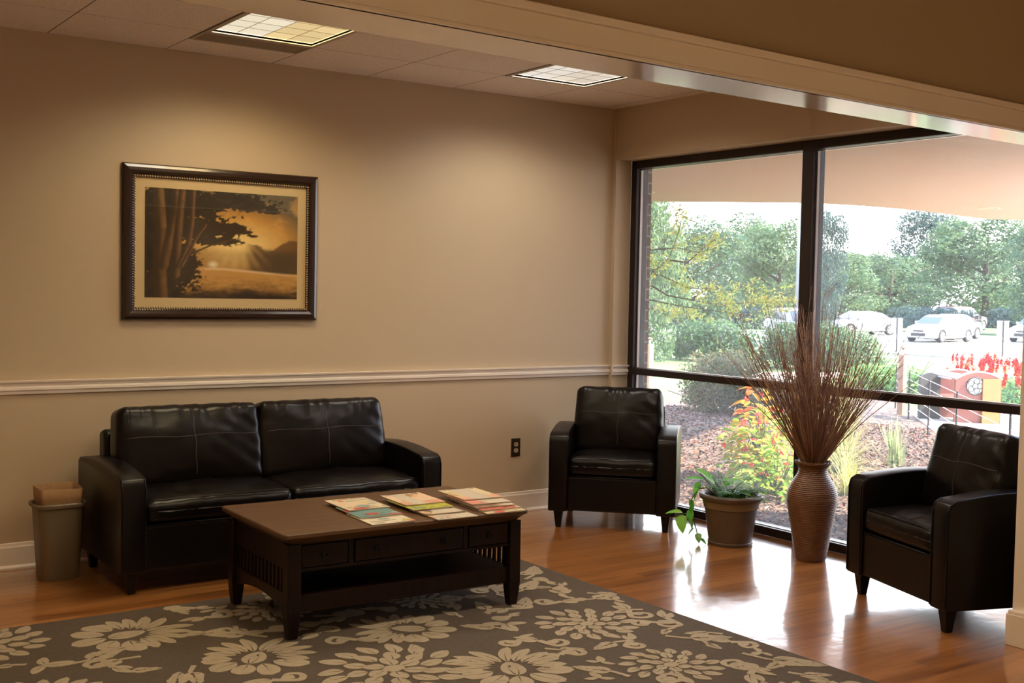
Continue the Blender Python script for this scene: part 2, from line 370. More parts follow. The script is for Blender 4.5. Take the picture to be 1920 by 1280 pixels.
# chair rail and baseboard (moulding profiles extruded)
def moulding(name, prof, x0, x1, m):
    b = NB(); prism(b, [(-d, z) for d, z in prof], x0, x1, 'x'); return S(name, b, m, bev=.0015)
rail = [(0, .895), (.012, .897), (.014, .912), (.020, .918), (.020, .932), (.012, .938), (.014, .950), (.026, .957), (.028, .967), (0, .967)]
moulding('trim_5', rail, -7.2, .0, M['white'])
b = NB(); prism(b, [(-.035-d, z) for d, z in rail], 0, .137, 'x'); S('trim_6', b, M['white'])
base = [(0, 0), (.024, 0), (.024, .012), (.016, .022), (.014, .024), (.014, .115), (.010, .122), (.008, .135), (0, .138)]
moulding('baseboard_back', base, -7.2, 0, M['white'])
b = NB(); prism(b, [(x, z) for x, z in [(-d, z) for d, z in base]], -10.2, -3.42, 'y'); S('baseboard_right', b, M['white'])

# window: dark aluminium storefront with a mid rail
X0, X1 = .14, .25
wf = thing('window_1', None, None); wf['kind'] = 'structure'
YL, YR, ZT = -.035, -3.42, 2.388
def member(name, y0, y1, z0, z1, x0=X0, x1=X1): 
    b = NB(); box(b, x0, x1, y0, y1, z0, z1); return obj(name, b, M['bronze'], wf, bev=.003)
MY0, MY1 = -1.655, -1.575
member('window_jamb', YL-.055, YL, 0, ZT); member('window_jamb', YR, YR+.055, 0, ZT)
member('window_mullion', MY0, MY1, 0, ZT)
for (a, c) in ((YL-.055, MY1), (MY0, YR+.055)):
    member('window_head', c, a, 2.335, ZT); member('window_rail', c, a, .903, .948); member('window_sill', c, a, 0, .052)
    b = NB()   # bright glazing stops
    for (z0, z1) in ((.948, .953), (.052, .056), (2.325, 2.329)): box(b, X0+.035, X0+.055, c, a, z0, z1)
    for y in (a-.004, ): 
        box(b, X0+.035, X0+.055, y-.004, y+.004, .056, .903); box(b, X0+.035, X0+.055, y-.004, y+.004, .953, 2.325)
    obj('glazing_stop', b, M['alu'], wf)
    for (z0, z1) in ((.05, .905), (.95, 2.337)):
        b = NB(); vs = [b.verts.new(p) for p in ((.20, a, z0), (.20, c, z0), (.20, c, z1), (.20, a, z1))]; b.faces.new(vs); obj('window_pane', b, M['glass'], wf)

# ------------------------------------------------------------------ ceiling fixtures
def troffer(x1, y1, label):
    """parabolic troffer filling one 2 ft cell whose top-right corner is x1,y1"""
    t = thing('ceiling_light', label, 'ceiling light', (x1-T_/2, y1-T_/2, H), group='recessed ceiling lights in the tile grid')
    a = T_/2-.006; i = a-.026
    b = NB()
    for (p, q, r, s) in ((-a, a, i, a), (-a, a, -a, -i), (-a, -i, -i, i), (i, a, -i, i)): box(b, p, q, r, s, -.004, .01)
    for (p, q, r, s) in ((-i-.004, i+.004, i, i+.004), (-i-.004, i+.004, -i-.004, -i), (-i-.004, -i, -i, i), (i, i+.004, -i, i)): box(b, p, q, r, s, .0, .06)
    obj('fixture_frame', b, M['tbar'], t)
    b = NB()
    for k in range(1, 4):
        u = -i+2*i*k/4; box(b, u-.0016, u+.0016, -i, i, .012, .014); box(b, -i, i, u-.0022, u+.0022, .0122, .0135)
    obj('louvre_grid', b, M['louvre'], t)
    b = NB(); box(b, -i, i, -i, i, .014, .018)
    obj('diffuser', b, M['diff2' if x1 > -2 else 'diff'], t)
    return t
def diffuser_mat(c1, c2):
    m = bpy.data.materials.new('lit_diffuser'); m.use_nodes = True; n = m.node_tree.nodes; l = m.node_tree.links; n.clear()
    o = n.new('ShaderNodeOutputMaterial'); e = n.new('ShaderNodeEmission'); t = n.new('ShaderNodeTexCoord'); v = n.new('ShaderNodeTexVoronoi')
    mp = n.new('ShaderNodeMapping'); mp.inputs['Location'].default_value = (.5, .5, 0); mp.inputs['Scale'].default_value = (1, 1, 1)
    # every louvre cell glows a little differently: one warm tube, one cool tube
    sn = n.new('ShaderNodeVectorMath'); sn.operation = 'SNAP'; sn.inputs[1].default_value = (.1364, .1364, 1)
    ad = n.new('ShaderNodeVectorMath'); ad.operation = 'ADD'; ad.inputs[1].default_value = (.2728, .2728, 0)
    l.new(t.outputs['Object'], ad.inputs[0]); l.new(ad.outputs[0], sn.inputs[0])
    wn = n.new('ShaderNodeTexWhiteNoise'); wn.noise_dimensions = '2D'; l.new(sn.outputs[0], wn.inputs['Vector'])
    s = n.new('ShaderNodeSeparateXYZ'); l.new(t.outputs['Object'], s.inputs[0])
    st = n.new('ShaderNodeMath'); st.operation = 'GREATER_THAN'; st.inputs[1].default_value = .0; l.new(s.outputs['X'], st.inputs[0])
    mx = n.new('ShaderNodeMix'); mx.data_type = 'RGBA'; mx.inputs[6].default_value = (*c1, 1); mx.inputs[7].default_value = (*c2, 1)
    l.new(st.outputs[0], mx.inputs[0]); l.new(mx.outputs[2], e.inputs[0])
    mr = n.new('ShaderNodeMapRange'); mr.inputs[3].default_value = .66; mr.inputs[4].default_value = .86; l.new(wn.outputs['Value'], mr.inputs[0])
    # the parabolic louvre throws its light downwards: dim at grazing angles, bright from below
    ge = n.new('ShaderNodeNewGeometry'); dt = n.new('ShaderNodeVectorMath'); dt.operation = 'DOT_PRODUCT'; l.new(ge.outputs['Incoming'], dt.inputs[0]); l.new(ge.outputs['Normal'], dt.inputs[1])
    m3 = n.new('ShaderNodeMapRange'); m3.interpolation_type = 'SMOOTHSTEP'; m3.inputs[1].default_value = .22; m3.inputs[2].default_value = .62; m3.inputs[3].default_value = 0; m3.inputs[4].default_value = LAMP; l.new(dt.outputs['Value'], m3.inputs[0])
    sm = n.new('ShaderNodeMath'); l.new(mr.outputs[0], sm.inputs[0]); l.new(m3.outputs[0], sm.inputs[1]); l.new(sm.outputs[0], e.inputs[1])
    l.new(e.outputs[0], o.inputs[0]); return m
M['diff'] = diffuser_mat((.88, .76, .56), (.90, .66, .32)); M['diff2'] = diffuser_mat((.84, .76, .66), (.86, .74, .60))
FL = {(1, 4): 'unseen louvred light added for ambient light by the window end, above the header', (4, 4): 'unseen louvred light added for ambient light over the rug, above the header', (7, 4): 'unseen louvred light added for ambient light at the left end, above the header', (4, 10): 'unseen louvred light added for ambient light in the middle of the hall ceiling', (1, 13): 'unseen louvred light added for ambient light at the right end of the hall', (7, 13): 'unseen louvred light added for ambient light at the left end of the hall', (1, 1): 'square louvred ceiling light nearest the window wall', (4, 1): 'square louvred ceiling light next to the dark air vent'}
for (i, j) in sorted(fix):
    if i == 10 : continue
    lab = FL.get((i, j), 'unseen square louvred light added for ambient light beyond the header')
    x1 = -.0967-T_*i; y1 = ys[j]
    troffer(x1, y1, lab)
b = NB()
t = thing('ceiling_vent', 'narrow dark slotted air vent in the ceiling beside the louvred light', 'air vent', (-.0967-T_*4.5, -.455, H))
for (p, q, r, s) in ((-.30, .30, .085, .105), (-.30, .30, -.105, -.085), (-.30, -.285, -.085, .085), (.285, .30, -.085, .085)): box(b, p, q, r, s, -.004, .006)
obj('vent_frame', b, M['tbar'], t)
b = NB()
for k in range(9): y = -.075+k*.0188; box(b, -.285, .285, y-.001, y+.008, .001, .004)
obj('vent_slats', b, mat('vent_slat_paint', (.36, .29, .20), .6), t)
b = NB(); box(b, -.285, .285, -.085, .085, .012, .016); obj('vent_backing', b, mat('vent_back_paint', (.14, .11, .08), .8), t)

# ------------------------------------------------------------------ leather seating
def arm_profile(D, h, leg=.105):
    pts = [(0, leg), (0, h-.05), (.012, h-.018), (.045, h)]
    for k in range(1, 13):
        u = k/12; pts.append((.045+(D-.075)*u, h+.030*math.sin(PI*min(1, u*1.05)*.9)))
    pts += [(D, h-.01), (D, leg)]
    return pts
def wrinkle(seed, amp, sc):
    def f(p): return amp*noise.fractal(Vector((p[0]*sc, p[1]*sc*.6, p[2]*sc))+Vector((seed*7.3, seed*3.1, 0)), 1.0, 2.0, 3)
    return f
def leather_seat(name, label, cat, W, n, D=.74, arm_w=.12, arm_h=.575, back_h=.845, loc=(0, 0, 0), rz=0):
    """origin at the floor under the middle of the FRONT edge; the seat faces local -y"""
    t = thing(name, label, cat, loc, rz)
    L = .105; hw = W/2; sw = (W-2*arm_w)/n
    for s in (-1, 1):
        b = NB(); prism(b, arm_profile(D, arm_h), s*hw, s*(hw-arm_w), 'x')
        bmesh.ops.recalc_face_normals(b, faces=b.faces)
        a = obj('armrest', b, M['leather'], t, bev=.009, seg=3, auto=True); a.modifiers.move(0, 0)
        b = NB()
        for x in (s*(hw-.006), s*(hw-arm_w+.006)): tube(b, [(x, -.0015, L+.01), (x, -.0015, arm_h-.055), (x, .010, arm_h-.020), (x, .045, arm_h-.001)], .0032, 6)
        obj('arm_piping', b, M['leather'], a, smooth=True)
    b = NB(); box(b, -hw+arm_w-.004, hw-arm_w+.004, .012, D-.02, L+.005, .325); obj('seat_base', b, M['leather'], t, bev=.012, seg=3)
    b = NB(); tube(b, [(-hw+arm_w, .012, .326), (hw-arm_w, .012, .326)], .0045, 6); obj('base_piping', b, M['leather'], t, smooth=True)
    b = NB()      # back frame
    prism(b, [(D-.14, .30), (D-.10, back_h-.15), (D-.06, back_h-.135), (D, back_h-.15), (D, L+.01), (D-.14, L+.01)], -hw+.105, hw-.105, 'x')
    bmesh.ops.recalc_face_normals(b, faces=b.faces); obj('back_frame', b, M['leather'], t, bev=.02, seg=3)
    for k in range(n):
        cx = -hw+arm_w+sw*(k+.5)
        wf_ = wrinkle(k+n*5+W, .010, 9)
        def fn(p, U, wf_=wf_):
            if U[2] > 0: p.z += wf_(p)*.8-.010*max(0, -U[1])**3
            ed = max(abs(U[0]), abs(U[1]))
            p.z += .0012*math.sin(p.x*90+p.y*30)*(1 if U[2] > .3 and U[1] < -.75 else 0)
            return p
        b = NB(); rounded(b, sw-.006, D-.20, .118, .034, 30, (.004, .006, .022), fn, (0, 0, 0)); 
        c = obj('seat_cushion', b, M['leather'], t, smooth=True); c.location = (cx, .006+(D-.20)/2, .332)
        b = NB(); pts = []
        for q in range(25): a_ = -1+2*q/24; pts.append((a_*(sw/2-.03), -(D-.20)/2+.006, .112))
        tube(b, pts, .003, 5); obj('seat_piping', b, M['leather'], c, smooth=True)
        # back cushion: pillow with a stitched cross and gathered top edge
        hgt = back_h-.43; wk = wrinkle(k*3+n+1, .016, 6)
        def fb(p, U, wk=wk, cs=sw, hh=hgt):
            if U[1] < .2:
                top = max(0, U[2]-.45)/.55
                p.y += .006*top*math.sin(p.x*70+2.5*math.sin(p.x*23+k)) + .35*wk(p)
                p.y += .0025*math.sin((p.x*1.0+p.z*1.5)*46)*max(0, U[0]*.9-.1)*(1-top)
            if U[2] > .6: p.z += .0012*math.sin(p.x*55+k)
            p.x *= 1-.03*max(0, U[2])
            return p
        b = NB(); rounded(b, sw+.016, .165, hgt, .042, 40, (.006, .035, .004), fb)
        bv_ = BVHTree.FromBMesh(b); seams = NB()
        def on(x, z):
            h_ = bv_.ray_cast(Vector((x, -.5, z)), Vector((0, 1, 0))); return h_[0]+Vector((0, -.0006, 0)) if h_[0] else None
        zc = hgt*.60
        for L_ in ([on(-sw/2+.03+(sw-.06)*q/40, zc+.004*math.sin(q*.3)) for q in range(41)], [on(.003*math.sin(q*.4), .05+(hgt-.075)*q/40) for q in range(41)]): tube(seams, [x for x in L_ if x], .0021, 5)
        c = obj('back_cushion', b, M['leather'], t, smooth=True); c.location = (cx, D-.285, .425); c.rotation_euler = (math.radians(-12), 0, 0)
        obj('stitched_seams', seams, M['seam'], c, smooth=True)
    for sx_ in (-1, 1):
        for (yy, sy) in ((.055, -1), (D-.06, 1)):
            b = NB(); taper(b, sx_*(hw-.062), yy, .034, .034, 0, .062, .062, L+.01); obj('leg', b, M['legw'], t, bev=.003)
    return t
leather_seat('loveseat', 'dark brown leather two-seat sofa against the beige wall below the framed picture', 'sofa', 1.75, 2, D=.75, arm_h=.565, back_h=.848, loc=(-2.745, -.835, 0), rz=math.radians(0))
a1 = math.atan2(-.507, .497)
leather_seat('armchair', 'dark brown leather armchair in the far corner, beside the window and the potted plant', 'armchair', .79, 1, D=.66, arm_h=.592, back_h=.862, loc=(-.612, -.790, 0), rz=a1)
a2 = math.atan2(-.686, -.235)
leather_seat('armchair', 'dark brown leather armchair right of the tall wicker vase, beside the white jamb', 'armchair', .79, 1, D=.68, arm_h=.592, back_h=.862, loc=(-.655, -2.896, 0), rz=a2)

# ------------------------------------------------------------------ picture
def fbm2(u, v, sc, seed=0, oct=4):
    """cheap tileable-free value noise on numpy grids"""
    out = np.zeros_like(u); amp = 1; tot = 0
    for o in range(oct):
        g = np.random.default_rng(seed*31+o).random((66, 66)); x = u*sc*(2**o) % 64; y = v*sc*(2**o) % 64
        xi = x.astype(int); yi = y.astype(int); fx = x-xi; fy = y-yi; fx = fx*fx*(3-2*fx); fy = fy*fy*(3-2*fy)
        out += amp*((g[yi, xi]*(1-fx)+g[yi, xi+1]*fx)*(1-fy)+(g[yi+1, xi]*(1-fx)+g[yi+1, xi+1]*fx)*fy); tot += amp; amp *= .5
    return out/tot
def sst(a, b_, x): t = np.clip((x-a)/(b_-a), 0, 1); return t*t*(3-2*t)
def lerp(A, B, t): return A*(1-t[..., None])+B*t[..., None]
def lin(r, g, b_): return np.array([((c/255+.055)/1.055)**2.4 if c > 10 else c/255/12.92 for c in (r, g, b_)])
def paint_landscape(nu, nv):
    u, v = np.meshgrid(np.linspace(0, 1, nu), np.linspace(0, 1, nv))   # v up
    n1 = fbm2(u, v, 8, 1); n2 = fbm2(u, v, 26, 2); n3 = fbm2(u*1.0, v*3, 12, 3); n4 = fbm2(u, v, 55, 4, 2)
    d = np.hypot((u-.60)/.55, (v-.50)/.42)
    img = lerp(lin(255, 226, 150)*np.ones((nv, nu, 3)), lin(205, 150, 70), sst(0, .75, d)); img = lerp(img, lin(105, 95, 75), sst(.55, 1.15, d+.15*(u-.5)))
    img = lerp(img, lin(228, 178, 100), .5*sst(.55, .8, n1)*sst(.4, .7, v))
    # distant tree line, right
    tl = .50+.03*np.sin(u*21)+.05*(n2-.5)+.05*sst(.75, 1, u)
    img = lerp(img, lin(105, 76, 46), .9*sst(.62, .72, u)*sst(.004, -.02, v-tl)*sst(.2, .26, v))
    hz = sst(.50, .40, v); img = lerp(img, lin(88, 70, 45), .75*hz*sst(.55, .9, u)+.35*hz)
    rays = .5+.5*np.sin(np.arctan2(v-.62, u-.60)*26+1); img = lerp(img, lin(235, 190, 120), .30*rays*sst(.58, .45, v)*sst(.24, .34, v)*sst(.38, .5, u)*sst(.85, .65, u))
    # path and meadow
    g = .27+.02*np.sin(u*5); img = lerp(img, lin(205, 155, 82), sst(.0, -.02, v-g))
    img = lerp(img, lin(86, 58, 30), (.6*sst(.6, .35, n3)+.3*sst(.6, .4, n4)+.1)*sst(0, -.02, v-g)*sst(.27, .0, v)*.95)
    img = lerp(img, lin(45, 34, 24), sst(.14, .0, v+.10*(n1-.5)))
    pth = np.abs(v-(.275-.10*np.clip(u-.5, 0, 1))); img = lerp(img, lin(238, 205, 165), .8*sst(.020, .0, pth)*sst(.30, .42, u)*(1-.6*sst(.7, 1, u)))
    img = lerp(img, lin(255, 240, 205), .9*sst(.05, .0, np.hypot((u-.43)*1.0, v-.315)))
    # canopy masses
    edge = .86-.40*np.clip(u, 0, 1)+.10*(n1-.5)+.10*(n2-.5)
    def blob(cx, cy, rx, ry, k=.35): return sst(1.0, .8, np.hypot((u-cx)/rx, (v-cy)/ry)+k*1.5*(n2-.5)+k*(n1-.5)+.9*(n4-.5))
    dk = np.zeros_like(u)
    for (cx, cy, rx, ry) in ((.18, .86, .42, .20), (.48, .92, .36, .11), (.66, .88, .22, .055), (.80, .84, .10, .025), (.30, .66, .32, .14), (.52, .66, .16, .065), (.62, .63, .10, .025), (.69, .60, .055, .016), (.42, .54, .20, .05), (.54, .535, .10, .02), (.08, .45, .22, .5), (.22, .30, .16, .25), (.02, .1, .3, .25)): dk = np.maximum(dk, blob(cx, cy, rx, ry))
    img = lerp(img, lin(40, 34, 26), dk*.97)
    img = lerp(img, lin(62, 54, 38), .6*dk*sst(.5, .7, n2))
    img = lerp(img, lin(210, 160, 90), .7*blob(.50, .795, .05, .02, .6)*1.0)
    # trunks
    def trunk(pts, w0, w1):
        m = np.zeros_like(u); pts = np.array(pts)
        for (a, c) in zip(pts[:-1], pts[1:]):
            L = c-a; tt = np.clip(((u-a[0])*L[0]+(v-a[1])*L[1])/(L@L), 0, 1); dd = np.hypot(u-a[0]-tt*L[0], (v-a[1]-tt*L[1])*.75)
            wd = w0+(w1-w0)*(a[1]+tt*L[1]); m = np.maximum(m, sst(wd, wd*.6, dd)); 
            side = (u-a[0]-tt*L[0])/wd; yield sst(wd, wd*.7, dd), side
    for pts, w0, w1 in (([(.10, .0), (.09, .35), (.10, .6), (.08, 1)], .05, .04), ([(.115, .30), (.16, .62), (.19, .8), (.19, 1)], .042, .03), ([(.19, .22), (.20, .5), (.21, .7), (.23, 1)], .038, .026), ([(.21, .30), (.27, .5), (.29, .7), (.30, 1)], .026, .018), ([(.23, .30), (.33, .58), (.38, .68)], .018, .008), ([(.28, .40), (.42, .50), (.55, .56)], .012, .003)):
        for m_, side in trunk(pts, w0, w1):
            img = lerp(img, lin(62, 46, 30), m_*.95); img = lerp(img, lin(138, 104, 66), m_*sst(-.3, .5, side)*(.35+.6*n2))
    return img*(.92+.12*(n2[..., None]-.5))
def grid_picture(name, nu, nv, img, P, m, parent):
    """P(u,v)->xyz"""
    u, v = np.meshgrid(np.linspace(0, 1, nu), np.linspace(0, 1, nv)); V = P(u.ravel(), v.ravel())
    idx = np.arange(nu*nv).reshape(nv, nu); Fq = np.stack([idx[:-1, :-1], idx[:-1, 1:], idx[1:, 1:], idx[1:, :-1]], -1).reshape(-1, 4)
    return mesh_np(name, V, Fq, m, parent, np.clip(img, 0, 1).reshape(-1, 3))
px0, px1, pz0, pz1 = -3.378, -2.248, 1.276, 2.112; pcx = (px0+px1)/2; pcz = (pz0+pz1)/2; pw = (px1-px0)/2; ph = (pz1-pz0)/2
pic = thing('framed_picture', 'large dark wood framed landscape photograph of trees at golden sunset hanging on the wall', 'picture', (pcx, 0, pcz))
def ring_frame(b, hw, hh, prof):
    """prof: list of (inset, protrusion toward the room)"""
    loops = []
    for (ins, pr) in prof:
        loops.append([b.verts.new((sx_*(hw-ins), -pr, sz*(hh-ins))) for sx_, sz in ((-1, -1), (1, -1), (1, 1), (-1, 1))])
    for A, B in zip(loops, loops[1:]):
        for k in range(4): b.faces.new((A[k], A[(k+1) % 4], B[(k+1) % 4], B[k]))
b = NB(); ring_frame(b, pw, ph, [(0, 0), (0, .020), (.006, .027), (.020, .032), (.036, .034), (.050, .030), (.056, .022), (.060, .020), (.068, .019), (.070, .008)])
obj('picture_frame', b, M['frame'], pic)
b = NB()
def bead(x, z):
    for k in range(1): 
        r = .0056; T = Matrix.Translation((x, -.0215, z)); bmesh.ops.create_icosphere(b, subdivisions=1, radius=r, matrix=T)
nx = int(2*(pw-.064)/.0135); nz_ = int(2*(ph-.064)/.0135)
for k in range(nx+1):
    x = -(pw-.064)+2*(pw-.064)*k/nx; bead(x, ph-.064); bead(x, -ph+.064)
for k in range(1, nz_):
    z = -(ph-.064)+2*(ph-.064)*k/nz_; bead(pw-.064, z); bead(-pw+.064, z)
obj('bead_trim', b, M['bead'], pic, smooth=True)
b = NB(); box(b, -pw+.066, pw-.066, -.010, -.006, -ph+.066, ph-.066); obj('mat_board', b, M['matb'], pic)
ax, az = pw-.122, ph-.122
grid_picture('landscape_print', 240, 170, paint_landscape(240, 170), lambda u, v: np.stack([(u*2-1)*ax, u*0-.0112, (v*2-1)*az], -1), M['art'], pic)
b = NB(); vs = [b.verts.new(p) for p in ((-pw+.068, -.015, -ph+.068), (pw-.068, -.015, -ph+.068), (pw-.068, -.015, ph-.068), (-pw+.068, -.015, ph-.068))]; b.faces.new(vs); obj('picture_glass', b, M['pglass'], pic)

# outlet
t = thing('wall_outlet', 'brown duplex electrical outlet low on the beige wall between sofa and armchair', 'outlet', (-.785, 0, .435))
b = NB(); box(b, -.036, .036, -.007, 0, -.060, .060); obj('outlet_plate', b, M['plate'], t, bev=.002)
for z in (.020, -.020):
    b = NB(); pts = [(.0165*math.cos(2*PI*k/20), z+max(-.0135, min(.0135, .0165*math.sin(2*PI*k/20)))) for k in range(20)]; prism(b, pts, -.0095, -.006, 'y')
    bmesh.ops.recalc_face_normals(b, faces=b.faces); r = obj('receptacle', b, M['recept'], t)
    b = NB()
    for x in (-.006, .006): box(b, x-.001, x+.001, -.0102, -.0094, z-.002, z+.006)
    obj('slot', b, M['plate'], r)

# ------------------------------------------------------------------ waste bin with paper bag
def rrect(hw, hd, r, n=6):
    pts = []
    for (cx, cy, a0) in ((hw-r, hd-r, 0), (-hw+r, hd-r, PI/2), (-hw+r, -hd+r, PI), (hw-r, -hd+r, 3*PI/2)):
        for k in range(n+1): a = a0+PI/2*k/n; pts.append((cx+r*math.cos(a), cy+r*math.sin(a)))
    return pts
def loft(bm, loops, capb=True, capt=False):
    rings = [[bm.verts.new(p) for p in lp] for lp in loops]
    for A, B in zip(rings, rings[1:]):
        n = len(A)
        for i in range(n): bm.faces.new((A[i], A[(i+1) % n], B[(i+1) % n], B[i]))
    if capb: bm.faces.new(rings[0][::-1])
    if capt: bm.faces.new(rings[-1])
    return rings
def rr3(hw, hd, r, z): return [(x, y, z) for x, y in rrect(hw, hd, r)]
bx, by = -3.765, -.275
t = thing('waste_bin', 'taupe plastic waste bin left of the sofa by the baseboard', 'waste bin', (bx, by, 0))
b = NB(); loft(b, [rr3(.088, .075, .04, 0), rr3(.092, .079, .042, .006), rr3(.112, .098, .048, .36), rr3(.124, .110, .055, .362), rr3(.126, .112, .055, .368), rr3(.126, .112, .055, .378), rr3(.121, .107, .052, .383), rr3(.110, .096, .046, .378), rr3(.108, .094, .046, .36), rr3(.086, .073, .038, .012)], True, True)
obj('bin_body', b, M['bin'], t, auto=True)
t = thing('paper_bag', 'crumpled brown paper bag standing inside the taupe waste bin', 'paper bag', (bx, by, .0))
b = NB(); loops = []
for k in range(9):
    z = .014+k*.055; q = []
    for i, (x, y) in enumerate(rrect(.078+.024*k/8, .064+.022*k/8, .016, 4)):
        s = 1+.05*noise.noise(Vector((x*16, y*16, z*11))) if k else .9
        q.append((x*s, y*s, z+(.018*noise.noise(Vector((x*14, y*14, 5)))+.006*(y > 0) if k == 8 else 0)))
    loops.append(q)
loft(b, loops); o = obj('bag_wall', b, M['bag'], t, auto=True)
sm = o.modifiers.new('thick', 'SOLIDIFY'); sm.thickness = .0015

# ------------------------------------------------------------------ coffee table
tb = thing('coffee_table', 'dark wood mission style coffee table with three drawers standing on the rug', 'coffee table', (-2.673, -1.562, .014), math.radians(-1.2))
HW, HD, HT = .605, .372, .446
b = NB(); loft(b, [rr3(HW-.04, HD-.04, .012, HT-.050), rr3(HW-.012, HD-.012, .018, HT-.024), rr3(HW, HD, .022, HT-.018), rr3(HW, HD, .022, HT-.004), rr3(HW-.004, HD-.004, .02, HT)], True, True)
obj('table_top', b, M['tabletop'], tb, auto=True)
LX, LY = .548, .318
for sx_ in (-1, 1):
    for sy in (-1, 1):
        b = NB(); secs = ((0, .040, .006), (.06, .052, .004), (.11, .060, .0), (.17, .060, 0), (HT-.05, .058, 0)); loops = []
        for z, wd, o_ in secs: loops.append([(sx_*(LX+o_*0)+a*wd/2, sy*LY+c*wd/2, z) for a, c in ((-1, -1), (1, -1), (1, 1), (-1, 1))])
        loft(b, loops, True, True); obj('leg', b, M['tablew'], tb, bev=.003)
def tbox(name, *a, parent=tb, m='tablew', bev=.002):
    b = NB(); box(b, *a); return obj(name, b, M[m], parent, bev=bev)
zt, zb = HT-.05, HT-.155
tbox('back_apron', -LX+.03, LX-.03, LY-.01, LY+.012, zb, zt)
tbox('front_rail', -LX+.03, LX-.03, -LY-.014, -LY+.01, zb-.014, zb)
tbox('front_rail', -LX+.03, LX-.03, -LY-.014, -LY+.01, zt-.006, zt+.001)
for x in (-.285, .285): tbox('drawer_divider', x-.012, x+.012, -LY-.014, -LY+.01, zb, zt)
tbox('lower_shelf', -LX+.01, LX-.01, -LY-.002, LY, .160, .176)
tbox('lower_rail', -LX+.03, LX-.03, -LY-.012, -LY+.008, .105, .178); tbox('lower_rail', -LX+.03, LX-.03, LY-.008, LY+.012, .105, .178)
b = NB(); box(b, -LX+.03, LX-.03, -LY+.012, LY-.012, zb+.0, zb+.004); obj('drawer_bottom', b, M['tablew'], tb)
def knob(parent, x, z):
    b = NB(); y = -LY-.017
    prism(b, [(x+.0215*math.cos(2*PI*k/8+PI/8), z+.0215*math.sin(2*PI*k/8+PI/8)) for k in range(8)], y-.003, y, 'y'); bmesh.ops.recalc_face_normals(b, faces=b.faces)
    tube(b, [(x+.013*math.cos(2*PI*k/16), y-.008, z-.001+.013*math.sin(2*PI*k/16)) for k in range(16)], .0028, 6, True)
    obj('ring_pull', b, M['knob'], parent)
for (x0, x1, ks) in ((-LX+.033, -.300, (-.41,)), (-.270, .270, (-.165, .165)), (.300, LX-.033, (.41,))):
    d = tbox('drawer', x0+.003, x1-.003, -LY-.018, -LY+.02, zb+.004, zt-.010, bev=.003)
    b = NB(); hx = (x1-x0)/2-.016; cx = (x0+x1)/2
    for k in ks: knob(d, k, (zb+zt)/2-.003)
for s in (-1, 1):
    tbox('side_apron', s*LX-.011, s*LX+.011, -LY+.03, LY-.03, zb-.01, zt)
    # arched lower side rail
    b = NB(); pts = [(-LY+.03, .178), (-LY+.03, .10)]
    for k in range(1, 12): u = k/12; pts.append((-LY+.03+2*(LY-.03)*u, .10+.035*math.sin(PI*u)))
    pts += [(LY-.03, .10), (LY-.03, .178)]; prism(b, pts, s*LX-.011, s*LX+.011, 'x'); bmesh.ops.recalc_face_normals(b, faces=b.faces); obj('side_rail', b, M['tablew'], tb)
    for k in range(13):
        y = -LY+.065+k*(2*LY-.13)/12; tbox('slat', s*LX-.006, s*LX+.006, y-.0085, y+.0085, .178, zb-.01, bev=0)

# magazines
def cover(seed, nu=30, nv=40, base=(225, 205, 175), pal=((190, 70, 60), (205, 180, 70), (120, 150, 140)), strip=None):
    g = np.random.default_rng(seed); u, v = np.meshgrid(np.linspace(0, 1, nu), np.linspace(0, 1, nv)); img = np.ones((nv, nu, 3))*lin(*base)
    for k in range(9):
        c = lin(*pal[g.integers(len(pal))]); cx, cy = g.random(2); rx, ry = .06+.16*g.random(), .04+.10*g.random()
        img = lerp(img, c, .85*sst(1.1, .7, np.hypot((u-cx)/rx, (v-cy)/ry)))
    n = fbm2(u, v, 14, seed)
    for y0 in (.93, .10, .22): # bars of small print / masthead
        img = lerp(img, lin(60, 50, 45), .7*(np.abs(v-y0) < .025)*(n > .5)*(u > .08)*(u < .92))
    if strip: img = lerp(img, lin(*strip), .9*((v > .0) & (v < .28)))
    return img
PAL = [((200, 70, 60), (215, 190, 60), (120, 160, 165)), ((215, 90, 70), (190, 195, 80), (95, 140, 140)), ((150, 110, 70), (120, 130, 60), (225, 170, 140)), ((200, 60, 60), (120, 80, 60), (230, 200, 160))]
def magazine(x, y, z, rz, label, seed, base, pal, strip=None, w_=.205, h_=.270):
    t = thing('magazine', label, 'magazine', (x, y, z), rz, 'magazines fanned out on the coffee table')
    b = NB(); box(b, -w_/2, w_/2, -h_/2, h_/2, 0, .0042); obj('page_block', b, M['paper'], t)
    wv = lambda u, v: .0046+.0018*np.sin(u*3.1+seed)*u
    grid_picture('front_cover', 30, 40, cover(seed, 30, 40, base, pal, strip), lambda u, v: np.stack([(u*2-1)*(w_/2+.001), (v*2-1)*(h_/2+.001), wv(u, v)], -1), M['mag'], t)
ZT_ = .014+HT+.0008
